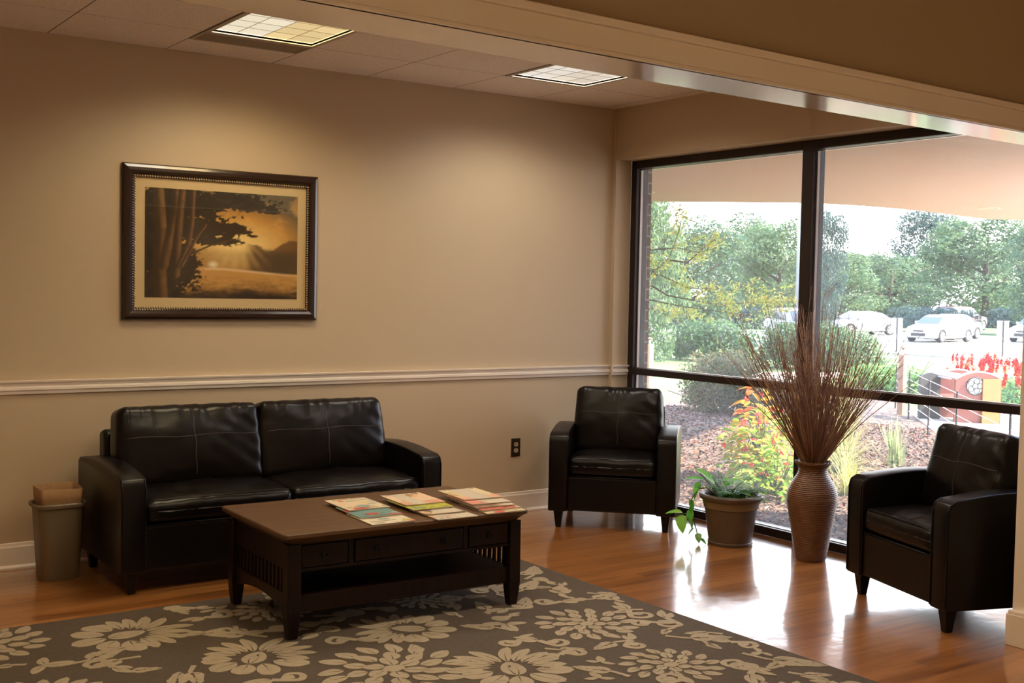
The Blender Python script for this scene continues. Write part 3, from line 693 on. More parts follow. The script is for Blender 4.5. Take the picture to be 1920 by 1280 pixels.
mg = [
 # left fan, bottom first
 (-2.775, -1.795, 0, -3, 'white magazine with small pictures at the near end of the left fan', 11, (222, 212, 190), PAL[1], None),
 (-2.765, -1.665, 1, -3, 'turquoise magazine with red and green fruit, middle of the left fan', 12, (110, 150, 150), PAL[0], None),
 (-2.748, -1.520, 2, -2, 'cream magazine with a yellow dish, uppermost of the left fan', 13, (225, 205, 175), PAL[0], None),
 (-2.475, -1.835, 0, -2, 'pale magazine with dark lettering at the near end of the middle fan', 21, (205, 195, 180), PAL[2], None),
 (-2.478, -1.740, 1, -3, 'brown magazine with a red spot, second in the middle fan', 22, (120, 95, 78), PAL[3], None),
 (-2.490, -1.650, 2, -3, 'yellow-green striped magazine, third in the middle fan', 24, (190, 190, 80), PAL[1], None),
 (-2.480, -1.565, 3, -3, 'cream and pink magazine, uppermost of the middle fan', 23, (228, 200, 170), PAL[2], (215, 160, 135)),
 (-2.205, -1.830, 0, -4, 'cream magazine at the near end of the right pile', 31, (215, 200, 170), PAL[3], None),
 (-2.200, -1.785, 1, -4, 'red-lettered magazine low in the right pile', 32, (205, 115, 100), PAL[3], None),
 (-2.205, -1.745, 2, -5, 'grey-brown magazine in the middle of the right pile', 33, (150, 125, 105), PAL[2], None),
 (-2.200, -1.700, 3, -4, 'pink magazine just under the top of the right pile', 34, (220, 150, 135), PAL[0], None),
 (-2.190, -1.610, 4, -4, 'cream magazine with a green picture on top of the right pile', 35, (220, 205, 165), ((120, 130, 80), (190, 150, 90), (225, 165, 145)), (222, 160, 140)),
]
for (x, y, lv, rz, lab, sd_, bs, pl, st) in mg: magazine(x, y, ZT_+lv*.0068, math.radians(rz), lab, sd_, bs, pl, st)

# ------------------------------------------------------------------ rug with carved floral pile
RX0, RX1, RY1, RY0 = -4.95, -1.565, -1.105, -3.90
def clipin(p, m_=.012): return (max(RX0+m_, min(RX1-m_, p[0])), max(RY0+m_, min(RY1-m_, p[1])))
RP = []     # polygons (outlines)
def petal(cx, cy, a, L, W, bend=0, r0=.0, blunt=.0, n=9):
    """leaf/petal outline starting at distance r0 from cx,cy in direction a; broad ones carry a sunk vein"""
    C, Wd = [], []
    for k in range(n+1):
        t_ = k/n; C.append((r0+L*t_, bend*L*t_*t_))
        rp_ = (t_**.62)*((1-t_)**.36)/.60; pt_ = math.sin(PI*t_**.85); Wd.append(W*.5*(blunt*rp_+(1-blunt)*pt_) if 0 < k < n else .0006)
    ca, sa = math.cos(a), math.sin(a); R_ = lambda x, y: (cx+x*ca-y*sa, cy+x*sa+y*ca)
    for sg in (-1, 1):
        vein = .0035 if W > .045 else 0
        inner = [(x, y+sg*min(w_*.5, vein*max(0, 1-1.5*k/n))) for k, ((x, y), w_) in enumerate(zip(C, Wd))]; outer = [(x, y+sg*w_) for (x, y), w_ in zip(C, Wd)]
        for k in range(n): RP.append([R_(*inner[k]), R_(*inner[k+1]), R_(*outer[k+1]), R_(*outer[k])])
def stroke(pts, w0, w1=None):
    """tapered curved ribbon through points (smoothed)"""
    w1 = w0*.3 if w1 is None else w1; P = [Vector((*p, 0)) for p in pts]; C = []
    for i in range(len(P)-1):
        p0, p1, p2, p3 = P[max(0, i-1)], P[i], P[i+1], P[min(len(P)-1, i+2)]
        for k in range(5):
            t_ = k/5; C.append(.5*((2*p1)+(p2-p0)*t_+(2*p0-5*p1+4*p2-p3)*t_*t_+(3*p1-p0-3*p2+p3)*t_**3))
    C.append(P[-1]); L, R_ = [], []
    for i, p in enumerate(C):
        d = (C[min(i+1, len(C)-1)]-C[max(0, i-1)]).normalized(); nn = Vector((-d.y, d.x, 0)); wd = (w0+(w1-w0)*i/(len(C)-1))/2
        L.append((p+nn*wd)); R_.append((p-nn*wd))
    for i in range(len(C)-1): RP.append([(L[i].x, L[i].y), (R_[i].x, R_[i].y), (R_[i+1].x, R_[i+1].y), (L[i+1].x, L[i+1].y)])
def blob(cx, cy, rx, ry, a=0, n=14, wob=.08, seed=0):
    g = random.Random(seed); ph_ = g.random()*6
    RP.append([(cx+(rx*math.cos(t_)*math.cos(a)-ry*math.sin(t_)*math.sin(a))*(1+wob*math.sin(5*t_+ph_)), cy+(rx*math.cos(t_)*math.sin(a)+ry*math.sin(t_)*math.cos(a))*(1+wob*math.sin(5*t_+ph_))) for t_ in [2*PI*k/n for k in range(n)]])
def curl(x, y, a, s, r, w_=.030):
    """scroll: stem that winds into a spiral, s=+-1"""
    pts = [(x, y)]; cx, cy = x+math.cos(a)*r*1.6, y+math.sin(a)*r*1.6
    for k in range(9):
        q = a+PI*.5*s*-1+s*k*.62; rr = r*(1-.08*k); pts.append((cx+rr*math.cos(q), cy+rr*math.sin(q)))
    stroke(pts, w_, w_*.7); blob(pts[-1][0], pts[-1][1], w_*.9, w_*.8); petal(x, y, a+PI-.5*s, r*2.2, r*.95, .35*s, .0, .4); petal(x, y, a+PI+.6*s, r*1.5, r*.8, -.3*s, .0, .6)
def flowerA(cx, cy, R_, a0, seed):       # peony: rings of ruffled petals
    g = random.Random(seed); blob(cx, cy, R_*.17, R_*.13, a0, seed=seed)
    for ring, (r0, L, n, W) in enumerate(((.13, .32, 6, .27), (.38, .36, 10, .27), (.68, .40, 15, .27))):
        for k in range(n):
            a = a0+2*PI*(k+.5*(ring % 2))/n+g.uniform(-.05, .05); petal(cx, cy, a, R_*L*g.uniform(.85, 1.15), R_*W, g.uniform(.05, .35), R_*r0, .45)
def flowerB(cx, cy, R_, a0, seed):       # lotus: veined heart, long petals one side, broad petals the other
    g = random.Random(seed); ca, sa = math.cos(a0), math.sin(a0)
    for sgn in (-1, 1): petal(cx-ca*R_*.30-sa*R_*.012*sgn, cy-sa*R_*.30+ca*R_*.012*sgn, a0+sgn*.36, R_*.56, R_*.28, -sgn*.35, 0, .6)
    petal(cx-ca*R_*.05, cy-sa*R_*.05, a0, R_*.26, R_*.10, 0, 0, .3)
    for k in range(9):
        d = -1.35+2.7*k/8; petal(cx, cy, a0+d, R_*(.74-.14*abs(d))*g.uniform(.9, 1.08), R_*.235, .22*(1 if d > 0 else -1), R_*.31, .75)
    for k in range(5):
        d = PI-1.25+2.5*k/4; petal(cx, cy, a0+d, R_*g.uniform(.46, .58), R_*.40, g.uniform(-.2, .2), R_*.33, .8)
    for d in (1.62, -1.62): petal(cx, cy, a0+d, R_*.36, R_*.24, .3, R_*.42, .7)
def leafspray(cx, cy, L, a, seed=0):
    g = random.Random(seed)
    for sgn in (-1, 1):
        for k in range(4):
            t_ = .12+.2*k; x = cx+L*t_*math.cos(a); y = cy+L*t_*math.sin(a); petal(x-sgn*.004*math.sin(a), y+sgn*.004*math.cos(a), a+sgn*(.8-.12*k), L*(.44-.05*k), L*.22, -sgn*.25, .0, .5)
    petal(cx, cy, a, L*.32, L*.17, 0, L*.82, .4); stroke([(cx-L*.5*math.cos(a-.4), cy-L*.5*math.sin(a-.4)), (cx, cy), (cx+L*.15*math.cos(a), cy+L*.15*math.sin(a))], .022, .014)
fl = [('B', -3.78, -1.46, .27, .15), ('B', -3.45, -2.02, .26, .9), ('A', -3.05, -2.42, .28, .2), ('B', -2.74, -1.99, .25, 2.5), ('B', -2.66, -2.66, .27, 1.2), ('A', -2.03, -2.33, .22, .4), ('A', -2.10, -2.95, .20, .0), ('A', -4.30, -1.30, .24, 1.0), ('B', -2.20, -1.38, .20, .3), ('A', -3.12, -1.42, .17, .5), ('B', -4.22, -2.10, .25, 2), ('A', -3.75, -2.60, .27, 1), ('B', -3.30, -3.05, .26, .4), ('A', -4.4, -2.8, .25, .2), ('A', -2.62, -3.30, .24, .9), ('B', -1.95, -3.50, .2, 1.7), ('B', -3.95, -3.30, .26, .9), ('A', -4.6, -3.6, .25, .2), ('A', -2.45, -1.62, .14, 0), ('A', -3.1, -3.65, .22, 0)]
for i, (k, x, y, r, a) in enumerate(fl): (flowerA if k == 'A' else flowerB)(x, y, r, a, i)
for i, (x, y, L, a) in enumerate([(-1.95, -1.72, .20, .6), (-1.72, -1.50, .18, .9), (-3.35, -1.72, .17, 2.6), (-1.80, -2.72, .18, -.5), (-1.72, -3.10, .22, -.9), (-2.40, -2.18, .15, 2.4), (-4.02, -1.72, .20, .5), (-2.35, -2.90, .15, 2.2), (-3.42, -2.55, .16, -1.2), (-2.32, -3.62, .2, .4), (-3.72, -2.05, .14, -1.7), (-1.75, -2.02, .15, .1), (-4.75, -1.8, .2, .4), (-4.7, -2.4, .2, 1.4), (-2.86, -2.30, .10, 1.4), (-1.72, -1.22, .13, 2.6)]): leafspray(x, y, L, a, i)
for i, (x, y, a, s, r) in enumerate([(-3.42, -1.38, .2, 1, .05), (-3.50, -1.60, -.4, -1, .05), (-3.28, -1.70, .1, 1, .045), (-2.36, -1.75, 1.0, -1, .05), (-2.20, -1.95, .2, 1, .055), (-1.90, -1.98, 2.6, -1, .05), (-1.72, -2.25, -1.6, 1, .06), (-1.75, -2.48, 2.8, 1, .045), (-2.36, -2.42, -.8, 1, .05), (-2.40, -2.62, -.2, -1, .045), (-1.86, -3.15, 1.9, 1, .05), (-2.28, -3.10, .5, 1, .05), (-3.00, -2.02, 2.8, 1, .05), (-3.10, -1.85, .3, -1, .045), (-2.90, -1.68, .6, 1, .05), (-2.56, -1.30, 2, 1, .045), (-3.95, -1.85, 2.2, 1, .05), (-2.02, -2.62, -2, 1, .045), (-1.68, -2.86, -1.2, -1, .045), (-2.88, -2.95, 2.5, 1, .05), (-2.05, -1.60, 3.5, 1, .045), (-3.5, -2.3, 0, 1, .05), (-3.4, -1.22, 3, 1, .04), (-2.85, -1.22, .2, -1, .04), (-1.72, -3.42, -1, 1, .05)]):
    curl(x, y, a, s, r)
gf = random.Random(21); occ = [(x, y, r) for _, x, y, r, _a in fl]
for k in range(900):
    x, y, r = gf.uniform(RX0+.06, RX1-.06), gf.uniform(RY0+.06, RY1-.06), gf.choice((.055, .07, .09))
    if any((x-a)**2+(y-b_)**2 < (r+q)**2*.92 for a, b_, q in occ): continue
    occ.append((x, y, r)); a = gf.uniform(0, 6.3); c_ = gf.random()
    if c_ < .4: leafspray(x-r*.6*math.cos(a), y-r*.6*math.sin(a), r*1.5, a, k)
    elif c_ < .75: curl(x, y, a, gf.choice((-1, 1)), r*.62)
    else:
        petal(x, y, a, r*1.3, r*.8, .3, -.2*r, .4); petal(x, y, a+2.2, r*1.0, r*.6, -.3, .05*r, .6); petal(x, y, a-2.1, r*1.1, r*.6, .3, .05*r, .6)
rug = NB(); box(rug, RX0, RX1, RY0, RY1, 0.0005, .011)
rug_i = 0
for f in rug.faces: f.material_index = 0
for pts in RP:
    q = [clipin(p) for p in pts]
    if max(p[0] for p in q)-min(p[0] for p in q) < .0008 or max(p[1] for p in q)-min(p[1] for p in q) < .0008: continue
    if sum(p[0]*q[(i+1) % len(q)][1]-q[(i+1) % len(q)][0]*p[1] for i, p in enumerate(q)) < 0: q = q[::-1]
    cxm = sum(p[0] for p in q)/len(q); cym = sum(p[1] for p in q)/len(q); rug_i += 1; zz = .0130+(rug_i % 13)*.00005
    lo = [rug.verts.new((x, y, .0108)) for x, y in q]; hi = [rug.verts.new((x, y, zz)) for x, y in q]; n = len(q)
    try:
        f = rug.faces.new(hi); f.material_index = 1
        for i in range(n): f = rug.faces.new((lo[i], lo[(i+1) % n], hi[(i+1) % n], hi[i])); f.material_index = 1
    except ValueError: pass
meta(obj('area_rug', rug, [M['rug'], M['rugp']]), 'taupe area rug with large champagne floral pattern under the coffee table', 'rug')

# ------------------------------------------------------------------ potted plant by the window
def leaf_mesh(L, W, fold=.18, droop=.3, n=7, heart=.0):
    """leaf along +x, returns verts, quads"""
    V, Fq = [], []
    for k in range(n+1):
        t_ = k/n; wd = W*.5*math.sin(PI*t_**.75)**.8 if 0 < t_ < 1 else 0.0005
        if heart and 0 < t_ < .4: wd *= 1+heart*(.4-t_)
        z = -droop*L*t_*t_; V += [(L*t_, wd, z+fold*wd), (L*t_, 0, z), (L*t_, -wd, z+fold*wd)]
        if k: a = (k-1)*3; Fq += [(a, a+1, a+4, a+3), (a+1, a+2, a+5, a+4)]
    return np.array(V), np.array(Fq)
def place(V, M4): return np.array([tuple(M4 @ Vector(v)) for v in V])
def aim(loc, az, el, roll=0): return Matrix.Translation(loc) @ Matrix.Rotation(az, 4, 'Z') @ Matrix.Rotation(-el, 4, 'Y') @ Matrix.Rotation(roll, 4, 'X')
pt = thing('potted_plant', 'trailing green houseplant in a brown pot with wide rim on the floor by the window', 'potted plant', (-.222, -1.425, 0))
b = NB(); pr = [(.0, .0), (.128, .0), (.132, .006), (.132, .018), (.127, .022), (.129, .035), (.130, .038), (.153, .215), (.158, .218), (.166, .262), (.176, .265), (.186, .275), (.188, .288), (.182, .298), (.168, .300), (.155, .29), (.150, .25), (.0, .25)]
lathe(b, pr, 56); bmesh.ops.remove_doubles(b, verts=b.verts, dist=1e-5); obj('pot', b, M['pot'], pt, auto=True)
b = NB(); lathe(b, [(.1535, .217), (.1595, .219), (.1672, .261), (.160, .264)], 56); obj('pot_band', b, M['potband'], pt, auto=True)
b = NB(); r_ = lathe(b, [(.1505, .262), (.10, .268), (.04, .272), (.001, .273)], 24); obj('soil', b, M['soil'], pt, smooth=True)
green = lambda g, s=1: np.clip(np.array([.15+.10*g.random(), .44+.20*g.random(), .06+.04*g.random()])*s, 0, 1)
def leaf_obj(name, parent, loc, az, el, L, W, col, roll=0, heart=.9, droop=.3, fold=.2):
    V, Fq = leaf_mesh(L, W, fold, droop, 7, heart); V = place(V, aim(loc, az, el, roll)); return mesh_np(name, V, Fq, M['leaf'], parent, np.tile(col, (len(V), 1)), True)
g = random.Random(3)
# camera-left is (-.82,.57); pothos vine leaving the left of the pot
lf = Vector((-.82, .57, 0))
vine = [(-.06, .04, .27), (-.12, .085, .33), (-.155, .108, .325), (-.19, .13, .27), (-.20, .14, .20), (-.175, .125, .12), (-.165, .115, .08), (-.16, .105, .03), (-.155, .10, .012)]
b = NB(); tube(b, vine, .0035, 6); tube(b, [(-.05, .03, .27), (-.10, .09, .36), (-.14, .12, .41)], .003, 6); tube(b, [(-.04, .0, .27), (-.08, .05, .36), (-.10, .06, .40)], .003, 6); tube(b, [(-.19, .13, .18), (-.25, .16, .17), (-.275, .18, .15)], .0025, 5)
obj('stem', b, M['stem'], pt, smooth=True)
for (p, az, el, L, W) in [((-.08, .06, .35), 2.3, .9, .15, .10), ((-.07, .03, .37), -.9, .25, .16, .095), ((-.12, .10, .37), 2.4, .3, .12, .08), ((-.02, -.03, .32), -1.2, .1, .12, .07), ((-.01, .05, .33), -.4, .6, .12, .07), ((-.14, .115, .36), 2.6, -1.0, .11, .07), ((-.06, .02, .30), -.9, .1, .13, .07), ((-.20, .14, .26), -1.2, -1.2, .09, .05), ((-.20, .14, .20), -2, -1.1, .08, .045),
        ((-.24, .155, .18), 2.5, .2, .10, .06), ((-.25, .16, .17), -2.2, -.9, .11, .065), ((-.22, .145, .17), -1.1, -.9, .10, .06), ((-.16, .105, .06), -2.2, -.8, .06, .04), ((-.155, .10, .03), -1.5, -.2, .06, .035), ((-.17, .12, .09), 2, -.6, .06, .04)]:
    leaf_obj('leaf', pt, p, az, el, L, W, green(rng, 1.15), g.uniform(-.3, .3))
leaf_obj('leaf', pt, (.07, -.06, .275), 1.0, .55, .085, .05, np.array([.62, .50, .12]), .8)['label'] = 'yellowing leaf'
def frond(az, el, L, n=15, droop=1.3):
    V, Fq, base_ = [], [], Vector((.02*math.cos(az), .02*math.sin(az), .27)); d = Vector((math.cos(az)*math.cos(el), math.sin(az)*math.cos(el), math.sin(el))); p = base_.copy(); path = [p.copy()]
    for k in range(n):
        d.z -= droop/n*.9; d.normalize(); p = p+d*L/n; path.append(p.copy())
    allV = []; allF = []; off = 0
    for k, q in enumerate(path[1:], 1):
        a = math.atan2(d.y, d.x) if False else az; ll = .055*math.sin(PI*(k/(n+1))**.7)+.006
        for s in (-1, 1):
            V_, F_ = leaf_mesh(ll, .009, .1, .25, 3); V_ = place(V_, aim(q, a+s*1.2, .05)); allV.append(V_); allF.append(F_+off); off += len(V_)
    bm_ = NB(); tube(bm_, path, .0014, 4); me = bpy.data.meshes.new('x'); bm_.to_mesh(me); bm_.free()
    sv = np.array([v.co[:] for v in me.vertices]); sf = np.array([list(p_.vertices) for p_ in me.polygons if len(p_.vertices) == 4]); allV.append(sv); allF.append(sf+off)
    V = np.concatenate(allV); Fq = np.concatenate(allF); bpy.data.meshes.remove(me)
    c = np.array([.09, .28, .075])*(.8+.6*rng.random()); return mesh_np('fern_frond', V, Fq, M['leaf'], pt, np.tile(c, (len(V), 1)))
for k in range(18): frond(k*2.4+.3, g.uniform(.6, 1.25), g.uniform(.16, .25), droop=g.uniform(1.1, 1.8))
for a in (-.65, -.4, -.9): frond(a, .75, .27, 18, 1.5)

# ------------------------------------------------------------------ wicker floor vase with dried twigs
vz = thing('wicker_floor_vase', 'tall woven brown wicker floor vase in front of the window mullion', 'vase', (-.13, -1.955, 0))
prof = [(0, .0), (.076, .0), (.082, .01), (.094, .08), (.110, .18), (.126, .27), (.1375, .345), (.134, .385), (.118, .425), (.096, .46), (.080, .485), (.074, .505), (.078, .525), (.098, .545)]
def interp(z):
    for (r0, z0), (r1, z1) in zip(prof[1:], prof[2:]):
        if z0 <= z <= z1: t_ = (z-z0)/(z1-z0); return r0+(r1-r0)*t_
    return prof[-1][0]
SEG = 144; rows = 216; b = NB(); pf = [(0, .002), (.06, .002)]+[(interp(.545*k/rows), .545*k/rows) for k in range(rows+1)]
# smooth the profile
rr = [p[0] for p in pf]
for _ in range(6): rr = rr[:3]+[(rr[i-1]+rr[i]+rr[i+1])/3 for i in range(3, len(rr)-1)]+rr[-1:]
pf = [(r, z) for r, (_, z) in zip(rr, pf)]
def weave(i, z):
    row = int(z/.0101); u_ = abs(math.sin(PI*z/.0101)); return .0036*u_+.0014*math.sin(2*PI*i/4+PI*(row % 2))*u_
lathe(b, pf[2:], SEG, rfun=weave); 
lathe(b, [(.098, .545), (.092, .552), (.085, .548), (.072, .51), (.078, .48), (.12, .40), (.10, .2), (.07, .01), (0.001, .01)], SEG)
obj('vase_body', b, M['wicker'], vz, smooth=True)
b = NB()
for k in range(2):
    pts = [((.094+.0035*math.cos(q*10+PI*k))*math.cos(q), (.094+.0035*math.cos(q*10+PI*k))*math.sin(q), .549+.004*math.sin(q*10+PI*k)) for q in [2*PI*j/120 for j in range(120)]]
    tube(b, pts, .0042, 6, True)
obj('braided_rim', b, M['wicker'], vz, smooth=True)
tw = thing('dried_twig_bunch', 'large fanned bunch of dried reddish-brown twigs standing in the wicker vase', 'dried branches', (-.13, -1.955, 0))
g = random.Random(11)
def twig(bm, cols, big):
    az = g.uniform(0, 2*PI); sp = .03+.58*g.random()**.85
    L = g.uniform(.55, 1.02)*(1-.25*max(0, sp-.35)); p = Vector((.03*math.cos(az+1.0)*g.random(), .03*math.sin(az+1.0)*g.random(), .10 if g.random() < .5 else .3))
    neck = Vector((.058*math.cos(az)*min(1, sp*2.2)*g.uniform(.6, 1), .058*math.sin(az)*min(1, sp*2.2)*g.uniform(.6, 1), .53))
    d = Vector((math.cos(az)*math.sin(sp), math.sin(az)*math.sin(sp), math.cos(sp))); pts = [p, neck]; q = neck.copy(); n = 9; bend = g.uniform(-.04, .10)
    kx = Vector((g.gauss(0, .04), g.gauss(0, .04), 0))
    for k in range(n):
        d = (d+Vector((math.cos(az), math.sin(az), 0))*bend*.25+kx*.4+Vector((g.gauss(0, .03), g.gauss(0, .03), 0))).normalized(); q = q+d*L/n; q.x = min(q.x, .30); pts.append(q.copy())
    r0 = g.uniform(.0018, .0034)*(1.1 if big else 1); rad = [r0*(1-.75*(i/(len(pts)-1))) for i in range(len(pts))]
    n0 = len(bm.verts); tube(bm, pts, rad, 4)
    for s in range(g.choice((1, 2, 3, 4))):
        i = g.randint(5, len(pts)-2); a = pts[i]; dd = (pts[i+1]-a).normalized(); o = Vector((g.gauss(0, 1), g.gauss(0, 1), g.gauss(0, .5))).normalized(); dd = (dd+o*.38).normalized()
        ln = g.uniform(.06, .17); e = a+dd*ln; e.x = min(e.x, .31); tube(bm, [a, a+dd*ln*.5+Vector((0, 0, .004)), e], [rad[i]*.8, rad[i]*.6, rad[i]*.35], 4)
    c = g.choice(((.25, .12, .07), (.32, .17, .095), (.18, .08, .05), (.38, .23, .13), (.46, .30, .17))); cols += [c]*(len(bm.verts)-n0)
def twig_obj(name, count, big):
    bm = NB(); cols = []
    for _ in range(count): twig(bm, cols, big)
    me = bpy.data.meshes.new(name); bm.to_mesh(me); bm.free(); a = me.color_attributes.new('col', 'FLOAT_COLOR', 'POINT'); c = np.ones((len(cols), 4), np.float32); c[:, :3] = cols; a.data.foreach_set('color', c.ravel())
    return link(name, me, M['twig'], tw, True)
for k in range(100): twig_obj('twig', 1, True)
twig_obj('thin_twigs', 260, False)['kind'] = 'stuff'

# ================================================================== outdoors
def gz(x): return -.12 if x < 5 else (-.12-(x-5)/30*.71 if x < 35 else -.83)
def ground(name, poly, m, dz=0, th=.3, step=None, kind='structure'):
    """polygon draped on the sloping ground (cut along x)"""
    bm = NB(); xs_ = sorted(set([min(p[0] for p in poly), max(p[0] for p in poly)]+[x for x in (5, 10, 15, 20, 25, 30, 35) if min(p[0] for p in poly) < x < max(p[0] for p in poly)]))
    f = bm.faces.new([bm.verts.new((x, y, 0)) for x, y in poly])
    for x in xs_[1:-1]: bmesh.ops.bisect_plane(bm, geom=bm.verts[:]+bm.edges[:]+bm.faces[:], plane_co=(x, 0, 0), plane_no=(1, 0, 0))
    for v in bm.verts: v.co.z = gz(v.co.x)+dz
    r = bmesh.ops.extrude_face_region(bm, geom=bm.faces[:]); 
    for e in r['geom']:
        if isinstance(e, bmesh.types.BMVert): e.co.z -= th
    bmesh.ops.recalc_face_normals(bm, faces=bm.faces)
    o = obj(name, bm, m); o['kind'] = kind; return o
ground('lawn', [(.27, -12), (34.5, -12), (34.5, 80), (.27, 80)], M['grass'], 0, .5)
ground('mulch_bed', [(.27, -3.3), (1.95, -3.3), (5.10, .46), (9.19, 4.09), (11.5, 6.2), (10.5, 9.5), (8.5, 8.6), (7.5, 6.9), (5.2, 6.2), (.27, 8)], M['mulch'], .012, .2)
ground('sidewalk', [(1.9, -3.3), (5.06, .50), (9.15, 4.12), (12.2, 4.8), (12.6, 3.2), (9.2, -12), (1.9, -12)], M['concrete'], .03, .2)
ground('garden_path', [(12.0, 10.5), (15.5, 13.0), (30, 12.2), (30, 11.0), (16, 11.2), (12.8, 9.6)], mat('pink_paver_path', (.60, .42, .33), .9), .02, .2)
ground('street_sidewalk', [(30.4, -12), (31.9, -12), (31.9, 40), (30.4, 40)], M['concrete'], .02, .2)
ground('street_curb', [(34.5, -12), (34.8, -12), (34.8, 80), (34.5, 80)], M['curb'], .06, .4)
ground('parking_lot', [(34.8, -40), (190, -40), (190, 190), (34.8, 190)], M['asphalt'], -.02, .4)
ground('rear_verge', [(74, -20), (96, -20), (96, 150), (60, 150), (60, 58)], M['grass'], .06, .2)
# loose mulch chips (nobody could count them)
def chips(n):
    poly = [(.38, -3.2), (1.7, -3.2), (5.0, .50), (7.4, 2.6), (6.4, 6.0), (3.5, 6.5), (.38, 5)]
    def inside(x, y):
        c = False; j = len(poly)-1
        for i in range(len(poly)):
            if (poly[i][1] > y) != (poly[j][1] > y) and x < (poly[j][0]-poly[i][0])*(y-poly[i][1])/(poly[j][1]-poly[i][1])+poly[i][0]: c = not c
            j = i
        return c
    V, Fq, Cc = [], [], []; g = random.Random(5); pal = [(.045, .026, .02), (.12, .065, .045), (.22, .13, .09), (.34, .22, .15), (.07, .045, .04), (.30, .10, .06)]
    while len(Fq) < n:
        x, y = g.uniform(.3, 7.4), g.uniform(-3.2, 6.3)
        if not inside(x, y): continue
        L, W = g.uniform(.02, .055), g.uniform(.008, .022); T = Matrix.Translation((x, y, gz(x)+.018+g.uniform(0, .012))) @ Matrix.Rotation(g.uniform(0, 6.3), 4, 'Z') @ Matrix.Rotation(g.gauss(0, .35), 4, 'Y') @ Matrix.Rotation(g.gauss(0, .5), 4, 'X')
        k = len(V); V += [tuple(T @ Vector(p)) for p in ((-L/2, -W/2, 0), (L/2, -W/2*.6, .002), (L/2*.9, W/2, .0), (-L/2, W/2*.7, .003))]; Fq.append((k, k+1, k+2, k+3)); Cc += [g.choice(pal)]*4
    o = mesh_np('mulch_chips', np.array(V), np.array(Fq), attr_mat('mulch_chip', .85, .2), None, np.array(Cc)); return meta(o, 'loose brown wood mulch chips covering the planting bed outside the window', 'mulch', kind='stuff')
chips(26000)

# canopy (porte-cochere roof) seen through the glass
can = [(.30, -3.05), (1.5, -2.35), (9.9, 2.6), (9.42, 2.68), (9.03, 2.99), (8.2, 2.86), (7.38, 2.74), (6.7, 2.69), (6.12, 2.72), (5.7, 2.80), (5.27, 2.96), (4.63, 3.57), (3.99, 4.19), (2.2, 5.9), (.30, 7.2)]
b = NB(); prism(b, can, 2.55, 2.56, 'z'); bmesh.ops.recalc_face_normals(b, faces=b.faces)
cn = obj('entrance_canopy', b, M['soffit']); cn['kind'] = 'structure'
b = NB(); prism(b, [(x, y) for x, y in can], 2.5605, 3.15, 'z'); bmesh.ops.recalc_face_normals(b, faces=b.faces); obj('canopy_fascia', b, M['fascia'], cn)
def soffit_light(x, y, lab):
    t = thing('soffit_light', lab, 'outdoor light', (x, y, 2.55), 0, 'recessed lights in the entrance canopy')
    b = NB(); lathe(b, [(.10, .0), (.10, -.006), (.125, -.008), (.135, 0)], 28); obj('trim_ring', b, mat('soffit_ring', (.55, .40, .28), .5), t, smooth=True)
    b = NB(); r = lathe(b, [(.10, -.003), (.04, -.003), (.001, -.0031)], 28); obj('lens', b, mat('soffit_lens', (.40, .30, .20), .4), t)
def exterior_pt(u, v, z):    # planning helper: where a sight line meets a height
    c = SC.camera; m = c.matrix_world.to_3x3(); d = m @ Vector(((u-960)/2195.12, (640-v)/2195.12, -1)); t_ = (z-c.location.z)/d.z; return c.location+d*t_
soffit_light(3.10, 3.22, 'round recessed light in the canopy soffit at the left of the window')
soffit_light(7.3, 1.85, 'round recessed light in the canopy soffit at the far right of the window')
# building outside: brick pier left of the window, brick facing, unseen wall added on the right to block the sun
b = NB(); box(b, .262, .335, -.03, .28, -.3, 3.15); pier = obj('brick_pier', b, M['brick']); pier['kind'] = 'structure'
b = NB(); box(b, .205, .30, .28, 9, -.3, 3.15); o = obj('outer_brick_wall', b, M['brick']); o['kind'] = 'structure'
b = NB(); box(b, .27, 4.6, -3.62, -3.42, -.3, 4.2); o = obj('added_sun_block_wall', b, M['brick']); o['kind'] = 'structure'
b = NB(); box(b, -7.6, .3, -10.6, .4, 2.96, 3.2); o = obj('roof', b, M['fascia']); o['kind'] = 'structure'

# ---- foliage
def leaves(n, centers, radii, size, pal, seed=0, flat=0, shell=.35, up=.3):
    """leaf quads scattered through ellipsoid clumps; returns V, F, C"""
    g = np.random.default_rng(seed); centers = np.array(centers, float); radii = np.array(radii, float)
    if radii.ndim == 1: radii = np.repeat(radii[:, None], 3, 1)
    vol = radii.prod(1)**(2/3); k = g.choice(len(centers), n, p=vol/vol.sum()); d = g.normal(size=(n, 3)); d /= np.linalg.norm(d, axis=1)[:, None]
    r = 1-shell*g.random(n)**1.5; P = centers[k]+d*radii[k]*r[:, None]
    nrm = d*.7+g.normal(size=(n, 3))*.6; nrm[:, 2] += up; nrm /= np.linalg.norm(nrm, axis=1)[:, None]
    a = np.cross(nrm, g.normal(size=(n, 3))); a /= np.linalg.norm(a, axis=1)[:, None]; b_ = np.cross(nrm, a)
    s = size*(.6+.8*g.random(n))[:, None]
    V = np.stack([P-a*s, P-b_*s*.45+nrm*s*.12, P+a*s, P+b_*s*.45+nrm*s*.12], 1).reshape(-1, 3); Fq = np.arange(4*n).reshape(n, 4)
    pal = np.array(pal); c = pal[g.integers(len(pal), size=n)]*(.8+.4*g.random((n, 1))); return V, Fq, np.repeat(c, 4, 0)
GREEN = [(.075, .135, .075), (.10, .165, .085), (.06, .115, .08), (.13, .19, .09)]
HAZE_BLUE = [(.05, .09, .085), (.06, .105, .095), (.07, .12, .10)]  # blue of the distance haze put into the leaf colour
YEL = [(.52, .62, .16), (.66, .68, .18), (.40, .55, .14), (.62, .52, .18)]
